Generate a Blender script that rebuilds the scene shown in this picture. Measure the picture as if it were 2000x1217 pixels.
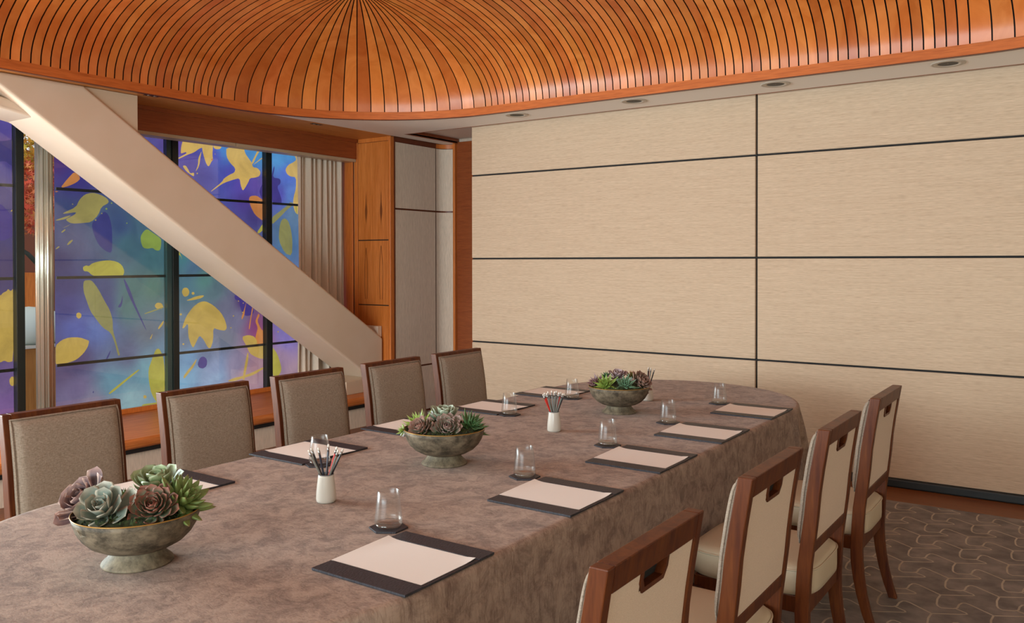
import bpy, bmesh, math, random
from mathutils import Vector, Matrix
PI = math.pi
S = bpy.context.scene
for o in list(bpy.data.objects): bpy.data.objects.remove(o)
# ---------------------------------------------------------------- camera
cd = bpy.data.cameras.new('camera'); cam = bpy.data.objects.new('camera', cd); S.collection.objects.link(cam)
S.camera = cam
F_PX, CY, YAW, PITCH, ROLL = 1664.11, 527.245, math.radians(34.6548), math.radians(-.61015), math.radians(-.09262)
cd.sensor_width = 36; cd.lens = F_PX/2000*36; cd.shift_y = -(608.5-CY)/2000; cd.clip_start = .02; cd.clip_end = 200
_f = Vector((-math.sin(YAW)*math.cos(PITCH), math.cos(YAW)*math.cos(PITCH), math.sin(PITCH)))
_r = Vector((math.cos(YAW), math.sin(YAW), 0)); _u = _r.cross(_f)
_r2 = _r*math.cos(ROLL)+_u*math.sin(ROLL); _u2 = -_r*math.sin(ROLL)+_u*math.cos(ROLL)
M = Matrix((_r2, _u2, -_f)).transposed().to_4x4(); M.translation = Vector((0, 0, 1.51)); cam.matrix_world = M
# ---------------------------------------------------------------- world, lights, exposure
S.view_settings.view_transform = 'Standard'; S.view_settings.look = 'None'
S.view_settings.exposure = -0.08; S.view_settings.gamma = 1.0; S.view_settings.use_curve_mapping = False
W = bpy.data.worlds.new('daylight'); S.world = W; W.use_nodes = True
bgn = W.node_tree.nodes['Background']; bgn.inputs[0].default_value = (.95, .97, 1, 1); bgn.inputs[1].default_value = 1.1
def area(name, loc, rot, sx, sy, power, col):
    l = bpy.data.lights.new(name, 'AREA'); l.shape = 'RECTANGLE'; l.size = sx; l.size_y = sy; l.energy = power; l.color = col
    o = bpy.data.objects.new(name, l); S.collection.objects.link(o); o.location = loc; o.rotation_euler = rot; return o
# daylight through the big window bay beside the photographer (left wall) and frontal fill added from an invented rear window
area('window_daylight', (-6.46, 0.2, 1.5), (0, math.radians(-90), 0), 1.9, 2.7, 430, (.78, .94, .97))
area('rear_fill_light', (-2.0, -5.45, 1.75), (math.radians(90), 0, 0), 6.0, 1.5, 650, (.80, .95, 1))
# fill light added below the vault crown to brighten the table, above the picture's top edge
area('vault_fill_light', (-2.37, 2.0, 3.28), (0, 0, 0), 2.6, 3.2, 14, (.88, .97, 1))
# ---------------------------------------------------------------- helpers
def lin(c):
    if isinstance(c, str): c = tuple(int(c[i:i+2], 16) for i in (0, 2, 4))
    return tuple(((v/255)/12.92 if v/255 <= .04045 else (((v/255)+.055)/1.055)**2.4) for v in c)+(1.,)
class MB:
    def __init__(s): s.v = []; s.f = []; s.m = []; s.s = []; s.c = []; s.uv = None; s.cur = (1, 1, 1, 1)
    def add(s, vs, fs, mat=0, smooth=False, col=None):
        b = len(s.v); s.v += [tuple(p) for p in vs]
        if isinstance(col, list): s.c += col
        else: s.c += [col or s.cur]*len(vs)
        for f in fs: s.f.append(tuple(b+i for i in f)); s.m.append(mat); s.s.append(smooth)
        return s
    def box(s, a, b, mat=0, col=None):
        x0, y0, z0 = (min(a[i], b[i]) for i in range(3)); x1, y1, z1 = (max(a[i], b[i]) for i in range(3))
        return s.add([(x0,y0,z0),(x1,y0,z0),(x1,y1,z0),(x0,y1,z0),(x0,y0,z1),(x1,y0,z1),(x1,y1,z1),(x0,y1,z1)],
              [(0,3,2,1),(4,5,6,7),(0,1,5,4),(1,2,6,5),(2,3,7,6),(3,0,4,7)], mat, False, col)
    def prism(s, poly, a, b, axis=0, mat=0, smooth=False):
        n = len(poly)
        def P(t, q):
            return (t, q[0], q[1]) if axis == 0 else ((q[0], t, q[1]) if axis == 1 else (q[0], q[1], t))
        vs = [P(a, q) for q in poly]+[P(b, q) for q in poly]
        s.add(vs, [tuple(range(n))[::-1], tuple(range(n, 2*n))], mat)
        b0 = len(s.v)-2*n
        for i in range(n):
            j = (i+1) % n; s.f.append((b0+i, b0+j, b0+n+j, b0+n+i)); s.m.append(mat); s.s.append(smooth)
        return s
    def lathe(s, prof, c=(0,0,0), n=32, mat=0, smooth=True, cap=True):
        vs = []; fs = []
        for (r, z) in prof:
            for k in range(n):
                a = 2*PI*k/n; vs.append((c[0]+r*math.cos(a), c[1]+r*math.sin(a), c[2]+z))
        for i in range(len(prof)-1):
            for k in range(n):
                k2 = (k+1) % n; fs.append((i*n+k, i*n+k2, (i+1)*n+k2, (i+1)*n+k))
        if cap:
            fs.append(tuple(range(n))[::-1]); fs.append(tuple((len(prof)-1)*n+k for k in range(n)))
        return s.add(vs, fs, mat, smooth)
    def tube(s, path, r, n=8, mat=0, closed=False, smooth=True):
        vs = []; fs = []; L = len(path); path = [Vector(p) for p in path]
        for i, p in enumerate(path):
            t = (path[(i+1) % L]-path[i-1]) if closed else (path[min(i+1, L-1)]-path[max(i-1, 0)])
            t.normalize(); a = t.orthogonal() if i == 0 else (prev-t*prev.dot(t))
            a.normalize(); prev = a; b = t.cross(a); rr = r[i] if isinstance(r, (list, tuple)) else r
            for k in range(n):
                an = 2*PI*k/n; vs.append(p+a*rr*math.cos(an)+b*rr*math.sin(an))
        for i in range(L if closed else L-1):
            j = (i+1) % L
            for k in range(n):
                k2 = (k+1) % n; fs.append((i*n+k, i*n+k2, j*n+k2, j*n+k))
        if not closed: fs += [tuple(range(n))[::-1], tuple((L-1)*n+k for k in range(n))]
        return s.add(vs, fs, mat, smooth)
    def grid(s, fn, nu, nv, mat=0, smooth=True, flip=False, closeu=False):
        vs = [fn(i/(nu if closeu else nu), j/nv) for j in range(nv+1) for i in range(nu if closeu else nu+1)]
        w = nu if closeu else nu+1; fs = []
        for j in range(nv):
            for i in range(nu):
                i2 = (i+1) % w; q = (j*w+i, j*w+i2, (j+1)*w+i2, (j+1)*w+i); fs.append(q[::-1] if flip else q)
        return s.add(vs, fs, mat, smooth)
    def build(s, name, mats, parent=None, bevel=0, seg=2, loc=None, kind=None, recalc=False, label=None):
        me = bpy.data.meshes.new(name); me.from_pydata(s.v, [], s.f); me.update()
        if not isinstance(mats, (list, tuple)): mats = [mats]
        for m in mats: me.materials.append(m)
        me.polygons.foreach_set('material_index', s.m); me.polygons.foreach_set('use_smooth', s.s)
        ca = me.color_attributes.new('Col', 'FLOAT_COLOR', 'POINT')
        ca.data.foreach_set('color', [x for c in s.c for x in c])
        if recalc:
            bm = bmesh.new(); bm.from_mesh(me); bmesh.ops.recalc_face_normals(bm, faces=bm.faces[:]); bm.to_mesh(me); bm.free()
        o = bpy.data.objects.new(name, me); S.collection.objects.link(o)
        if parent: o.parent = parent
        if loc: o.location = loc
        if bevel:
            md = o.modifiers.new('bevel', 'BEVEL'); md.width = bevel; md.segments = seg; md.limit_method = 'ANGLE'; md.angle_limit = math.radians(40)
        if kind: o['kind'] = kind
        if label: o['label'] = label
        return o
def empty(name, loc=(0,0,0), rz=0):
    o = bpy.data.objects.new(name, None); S.collection.objects.link(o); o.location = loc; o.rotation_euler = (0, 0, rz); o.empty_display_size = .1
    return o
def tag(o, label=None, cat=None, group=None, kind=None):
    if label: o['label'] = label
    if cat: o['category'] = cat
    if group: o['group'] = group
    if kind: o['kind'] = kind
    return o
def dup(root, loc, rz, label=None, group=None):
    r = root.copy(); S.collection.objects.link(r); r.location = loc; r.rotation_euler = (0, 0, rz)
    if label: r['label'] = label
    if group: r['group'] = group
    for ch in list(root.children):
        c = ch.copy(); S.collection.objects.link(c); c.parent = r
        for g in list(ch.children):
            d = g.copy(); S.collection.objects.link(d); d.parent = c
    return r
# ---------------------------------------------------------------- materials
def mat(name, col, rough=.6, metal=0., spec=.5, sheen=0., coat=0.):
    m = bpy.data.materials.new(name); m.use_nodes = True; b = m.node_tree.nodes['Principled BSDF']
    b.inputs['Base Color'].default_value = lin(col); b.inputs['Roughness'].default_value = rough
    b.inputs['Metallic'].default_value = metal; b.inputs['Specular IOR Level'].default_value = spec
    if sheen: b.inputs['Sheen Weight'].default_value = sheen; b.inputs['Sheen Roughness'].default_value = .4
    if coat: b.inputs['Coat Weight'].default_value = coat; b.inputs['Coat Roughness'].default_value = .15
    return m
def nd(m, t, **k):
    n = m.node_tree.nodes.new(t)
    for a, v in k.items():
        if a in n.inputs: n.inputs[a].default_value = v
        else: setattr(n, a, v)
    return n
def lk(m, a, b): m.node_tree.links.new(a, b)
def coords(m, scale, kind='Object', rot=(0,0,0)):
    tc = nd(m, 'ShaderNodeTexCoord'); mp = nd(m, 'ShaderNodeMapping'); mp.inputs['Scale'].default_value = scale; mp.inputs['Rotation'].default_value = rot
    lk(m, tc.outputs[kind], mp.inputs[0]); return mp.outputs[0]
def noise_mix(m, c1, c2, scale, nscale=1, detail=4, lo=.35, hi=.65, kind='Object', bump=0, dist=0., rough=.55, rot=(0,0,0)):
    v = coords(m, scale, kind, rot); n = nd(m, 'ShaderNodeTexNoise', Scale=nscale, Detail=detail, Roughness=rough, Distortion=dist); lk(m, v, n.inputs[0])
    r = nd(m, 'ShaderNodeValToRGB'); r.color_ramp.elements[0].position = lo; r.color_ramp.elements[1].position = hi
    r.color_ramp.elements[0].color = lin(c1); r.color_ramp.elements[1].color = lin(c2); lk(m, n.outputs[0], r.inputs[0])
    b = m.node_tree.nodes['Principled BSDF']; lk(m, r.outputs[0], b.inputs['Base Color'])
    if bump:
        bp = nd(m, 'ShaderNodeBump', Strength=bump, Distance=.002); lk(m, n.outputs[0], bp.inputs['Height']); lk(m, bp.outputs[0], b.inputs['Normal'])
    return r, n
def mul(m, out, fac_col, amount):
    x = nd(m, 'ShaderNodeMix', data_type='RGBA', blend_type='MULTIPLY'); x.inputs[0].default_value = amount
    lk(m, out, x.inputs[6]); lk(m, fac_col, x.inputs[7]); return x.outputs[2]
def wood(name, c1, c2, scale, rough=.35, coat=.0, spec=.4, vcol=False, dist=1.2):
    m = mat(name, c1, rough, coat=coat, spec=spec); r, n = noise_mix(m, c1, c2, scale, 1, 6, .3, .7, dist=dist)
    if not vcol:
        v2 = coords(m, tuple(x*5 for x in scale)); n2 = nd(m, 'ShaderNodeTexNoise', Scale=1, Detail=2); lk(m, v2, n2.inputs[0])
        r2 = nd(m, 'ShaderNodeValToRGB'); r2.color_ramp.elements[0].color = (.74, .68, .62, 1); r2.color_ramp.elements[0].position = .36; r2.color_ramp.elements[1].position = .56
        lk(m, n2.outputs[0], r2.inputs[0]); lk(m, mul(m, r.outputs[0], r2.outputs[0], .6), m.node_tree.nodes['Principled BSDF'].inputs['Base Color'])
    if vcol:
        a = nd(m, 'ShaderNodeAttribute', attribute_name='Col'); o = mul(m, r.outputs[0], a.outputs[0], 1.)
        lk(m, o, m.node_tree.nodes['Principled BSDF'].inputs['Base Color'])
    return m
def fabric(name, c1, c2, s1, s2, rough=.9, bump=.15, sheen=.1):
    """woven cloth: two crossed stretched noises"""
    m = mat(name, c1, rough, sheen=sheen, spec=.2); r, n = noise_mix(m, c1, c2, s1, 1, 3, .3, .7)
    v = coords(m, s2); n2 = nd(m, 'ShaderNodeTexNoise', Scale=1, Detail=3); lk(m, v, n2.inputs[0])
    r2 = nd(m, 'ShaderNodeValToRGB'); r2.color_ramp.elements[0].color = (.72, .72, .72, 1); r2.color_ramp.elements[0].position = .3; r2.color_ramp.elements[1].position = .62
    lk(m, n2.outputs[0], r2.inputs[0]); b = m.node_tree.nodes['Principled BSDF']; lk(m, mul(m, r.outputs[0], r2.outputs[0], .8), b.inputs['Base Color'])
    bp = nd(m, 'ShaderNodeBump', Strength=bump, Distance=.001); lk(m, n2.outputs[0], bp.inputs['Height']); lk(m, bp.outputs[0], b.inputs['Normal'])
    return m
M_wall = fabric('wall_linen', 'd2b79c', 'c4a88d', (5, 5, 220), (18, 18, 420))
M_wallv = fabric('column_linen', 'e6d6c4', 'd8c6b2', (220, 220, 5), (420, 420, 18))
M_black = mat('black_reveal', '14100e', .8)
M_seal = mat('dark_seal', '1b2123', .55)
M_paint = mat('cream_paint', 'cbb59c', .55)
M_soffit = mat('soffit_paint', 'f2eae2', .6)
M_beam = mat('beam_paint', 'dac5b0', .42); noise_mix(M_beam, 'dac5b0', 'd6c0a9', (1, 1, 1), 3, 2)
M_dome = wood('teak_slat', 'c06626', 'd88240', (5, 5, 2.2), .34, spec=.5, vcol=True)
M_rim = wood('teak_rim', 'b45e2a', 'c66c34', (2, 2, 30), .5, spec=.2)
M_woodsof = wood('teak_soffit', 'c47e3c', 'dc9a54', (60, 2.5, 60), .42)
M_header = wood('dark_teak', '8a4420', '9c5228', (3, 2, 40), .38)
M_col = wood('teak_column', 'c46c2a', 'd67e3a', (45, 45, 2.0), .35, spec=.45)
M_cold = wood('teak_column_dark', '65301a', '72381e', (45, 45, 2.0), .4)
M_sill = wood('teak_sill', 'b06028', 'cc7c40', (30, 2, 30), .45, spec=.35)
M_chair = wood('mahogany', '461c0c', '683614', (30, 30, 3), .38, spec=.22)
M_chairtop = M_chair
M_leg = wood('dark_mahogany', '3a1a12', '4a2216', (30, 30, 3), .35)
M_chfab = fabric('chair_linen', 'a39383', '867564', (90, 90, 420), (420, 420, 90), bump=.3)
M_chback = fabric('chair_back_linen', 'dcc4ae', 'cfb49c', (500, 500, 500), (900, 900, 900), bump=.3)
M_seat = mat('seat_leather', 'b8a68c', .5, spec=.35)
M_curt = fabric('curtain', 'e6d8c6', 'dacab8', (300, 300, 10), (500, 500, 500))
M_floor = wood('floor_board', '6e3c18', '864e24', (2, 40, 2), .35)
M_leather = mat('navy_leather', '2a2a2e', .5, spec=.4); noise_mix(M_leather, '232226', '34323a', (260, 90, 1), 1, 3, bump=.8)
M_paper = mat('paper', 'e4dfd9', .7, spec=.2)
M_cer = mat('white_ceramic', 'c9c4ba', .22, spec=.6); M_cerr = mat('grey_glaze_rim', '6a6c6e', .3)
M_bowl = mat('aged_bronze', '8a8068', .6, metal=.0, spec=.3); noise_mix(M_bowl, '40382d', '7b6d5a', (22, 22, 34), 1, 8, .38, .62, bump=.4, rough=.7)
M_bowl2 = mat('verdigris', '8d8b74', .65, spec=.25); noise_mix(M_bowl2, '473f33', '81745f', (40, 40, 20), 1, 8, .35, .65, bump=.3, rough=.7)
M_gold = mat('gold_rim', 'a27a3a', .35, metal=.5)
M_moss = mat('moss', '2c3518', .95); noise_mix(M_moss, '12180c', '3c4a20', (90, 90, 90), 1, 4)
M_steel = mat('polished_steel', 'b4b2a4', .2, metal=.6)
M_alu = mat('cream_track', 'b8a48a', .4)
M_mull = mat('dark_mullion', '202624', .35, spec=.5)
M_mullg = mat('green_mullion_side', '39504f', .2, spec=.6)
M_hole = mat('lamp_well', '060606', .5); M_ring = mat('lamp_trim', 'b9ab9c', .4)
M_chrome = mat('chrome', '9a9a98', .4, metal=.9)
# tablecloth velvet
M_cloth = mat('taupe_velvet', '8f7c6e', .85, sheen=.1, spec=.1)
r, n = noise_mix(M_cloth, '7c675b', 'a38d7d', (1, 1, 1), 14, 12, .40, .58, dist=.5, rough=.78)
v = coords(M_cloth, (50, 90, 12)); n2 = nd(M_cloth, 'ShaderNodeTexNoise', Scale=1, Detail=5, Distortion=1.5); lk(M_cloth, v, n2.inputs[0])
r2 = nd(M_cloth, 'ShaderNodeValToRGB'); r2.color_ramp.elements[0].position = .34; r2.color_ramp.elements[0].color = (.6, .55, .52, 1); r2.color_ramp.elements[1].position = .5
lk(M_cloth, n2.outputs[0], r2.inputs[0]); lk(M_cloth, mul(M_cloth, r.outputs[0], r2.outputs[0], .55), M_cloth.node_tree.nodes['Principled BSDF'].inputs['Base Color'])
bp = nd(M_cloth, 'ShaderNodeBump', Strength=.35, Distance=.002); lk(M_cloth, n2.outputs[0], bp.inputs['Height']); lk(M_cloth, bp.outputs[0], M_cloth.node_tree.nodes['Principled BSDF'].inputs['Normal'])
# carpet
M_carpet = mat('carpet_ground', '6b5a4e', .97, spec=.1); noise_mix(M_carpet, '6c6460', '8a807a', (1, 1, 1), 9, 8, .35, .65, bump=.2)
M_line = mat('carpet_line', 'a88a68', .97, spec=.1); noise_mix(M_line, 'a49684', 'b4a696', (1, 1, 1), 7, 2)
# vertex coloured
def vmat(name, rough, spec=.4, nz=None, sss=0):
    m = mat(name, 'ffffff', rough, spec=spec); a = nd(m, 'ShaderNodeAttribute', attribute_name='Col')
    b = m.node_tree.nodes['Principled BSDF']; out = a.outputs[0]
    if nz:
        v = coords(m, (1, 1, 1)); n = nd(m, 'ShaderNodeTexNoise', Scale=nz, Detail=3); lk(m, v, n.inputs[0])
        rr = nd(m, 'ShaderNodeValToRGB'); rr.color_ramp.elements[0].color = (.75, .75, .75, 1); rr.color_ramp.elements[0].position = .3; rr.color_ramp.elements[1].position = .7
        lk(m, n.outputs[0], rr.inputs[0]); out = mul(m, out, rr.outputs[0], 1.)
    lk(m, out, b.inputs['Base Color']); return m
M_succ = vmat('succulent_leaf', .45, .4, 60)
M_vc = vmat('plain_colour', .5)
# painted glass; its own emission stands in for daylight coming through
M_art = mat('glowing_painted_glass', '000000', .25, spec=.3)
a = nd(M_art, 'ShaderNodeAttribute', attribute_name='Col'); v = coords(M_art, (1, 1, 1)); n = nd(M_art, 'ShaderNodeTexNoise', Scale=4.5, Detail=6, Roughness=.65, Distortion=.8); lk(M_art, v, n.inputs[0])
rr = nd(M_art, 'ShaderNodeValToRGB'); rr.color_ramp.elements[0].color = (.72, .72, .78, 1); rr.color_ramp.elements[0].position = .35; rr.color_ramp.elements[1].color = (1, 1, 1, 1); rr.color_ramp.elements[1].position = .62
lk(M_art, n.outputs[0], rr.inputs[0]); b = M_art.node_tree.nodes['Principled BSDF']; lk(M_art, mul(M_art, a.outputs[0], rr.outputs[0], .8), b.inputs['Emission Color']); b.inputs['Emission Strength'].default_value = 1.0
# clear glass
def glassmat(name, fac_edge, tint=(1, 1, 1, 1), base=.04, gr=.02):
    m = bpy.data.materials.new(name); m.use_nodes = True; t = m.node_tree; t.nodes.clear()
    o = t.nodes.new('ShaderNodeOutputMaterial'); mx = t.nodes.new('ShaderNodeMixShader'); tr = t.nodes.new('ShaderNodeBsdfTransparent'); gl = t.nodes.new('ShaderNodeBsdfGlossy')
    lw = t.nodes.new('ShaderNodeLayerWeight'); lw.inputs[0].default_value = .12; mr = t.nodes.new('ShaderNodeMapRange')
    mr.inputs[1].default_value = 0; mr.inputs[2].default_value = 1; mr.inputs[3].default_value = base; mr.inputs[4].default_value = fac_edge
    gl.inputs['Roughness'].default_value = gr; tr.inputs[0].default_value = tint
    t.links.new(lw.outputs['Facing'], mr.inputs[0]); t.links.new(mr.outputs[0], mx.inputs[0]); t.links.new(tr.outputs[0], mx.inputs[1]); t.links.new(gl.outputs[0], mx.inputs[2]); t.links.new(mx.outputs[0], o.inputs[0])
    return m
M_pane = glassmat('window_pane', .5, (.88, .93, .9, 1), .11)
M_glass = glassmat('tumbler_glass', .85, (.985, .985, .98, 1), .015, .26)
M_base = glassmat('tumbler_base', .9, (.9, .88, .86, 1), .12, .1)
BG=[(2.759,2.448,105,90,180),(2.997,2.478,98,84,170),(3.013,2.331,120,90,150),(3.012,2.183,80,72,150),(2.993,1.996,100,88,140),(2.991,1.737,66,62,125),(2.989,1.477,72,60,110),(3.004,1.105,80,65,120),(3,0.621,120,95,145),(2.999,0.473,135,100,160),(2.623,1.55,80,70,130),(3.382,2.293,80,50,120),(3.519,2.168,66,58,140),(3.399,1.865,62,78,128),(3.476,1.672,90,95,135),(3.377,1.514,60,58,112),(3.722,1.757,88,105,138),(3.851,1.802,66,84,130),(4.075,1.895,75,110,130),(3.938,1.638,75,112,128),(4.166,1.556,72,115,125),(3.434,1.317,62,60,118),(3.433,1.16,66,66,135),(3.719,1.31,66,78,128),(3.511,0.998,95,105,180),(3.675,0.987,105,125,190),(3.718,1.147,66,70,140),(3.935,1.137,85,125,125),(4.164,1.298,85,125,115),(3.98,1.303,75,120,120),(4.115,0.915,108,118,135),(3.932,0.761,105,110,145),(4.207,0.736,120,150,175),(3.508,0.521,125,110,150),(3.39,0.653,112,95,130),(3.799,0.526,120,160,180),(4.113,0.616,128,175,190),(3.629,0.384,150,140,165),(3.974,0.378,150,185,195),(3.509,0.759,95,80,120),(4.336,1.993,90,80,150),(4.557,1.468,85,115,145),(4.432,1.557,75,130,140),(4.455,1.246,90,128,145),(4.766,1.237,100,125,135),(4.66,1.353,95,140,135),(4.984,0.995,130,125,155),(4.873,1.094,120,120,145),(5.214,0.886,140,70,125),(5.07,1.133,90,60,120),(5.272,0.785,170,80,120),(4.501,0.665,125,165,205),(4.45,0.492,140,185,220),(4.761,0.548,150,165,205),(4.761,0.456,165,190,225),(5.094,0.418,190,150,165),(5.211,0.501,185,140,155),(4.981,0.549,165,150,180),(4.452,0.847,115,130,155),(4.872,0.815,125,130,150),(4.656,0.695,115,130,165),(4.413,2.526,110,85,165),(4.773,2.475,95,95,200),(4.855,2.529,85,150,225),(4.936,2.305,90,88,190),(4.666,2.26,72,72,165),(4.512,2.359,88,75,170),(5.104,2.082,92,70,155),(5.223,2.521,90,160,225),(5.313,2.579,90,175,235),(4.993,2.568,80,155,230),(5.22,1.944,85,72,140),(5.221,2.233,110,85,175),(5.048,2.22,98,80,180),(5.496,2.499,95,165,230),(5.589,2.359,98,125,225),(5.494,2.154,95,90,195),(5.652,2.164,105,140,220),(5.683,1.964,110,140,175),(5.523,1.809,88,118,155),(5.585,1.711,90,130,175),(5.518,0.866,140,125,195),(5.58,0.737,150,130,205),(5.516,0.568,178,145,175),(5.642,0.405,185,150,170),(6.12,1.563,120,140,190),(6.114,0.511,180,150,175),(5.654,2.615,90,170,235)]
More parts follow.
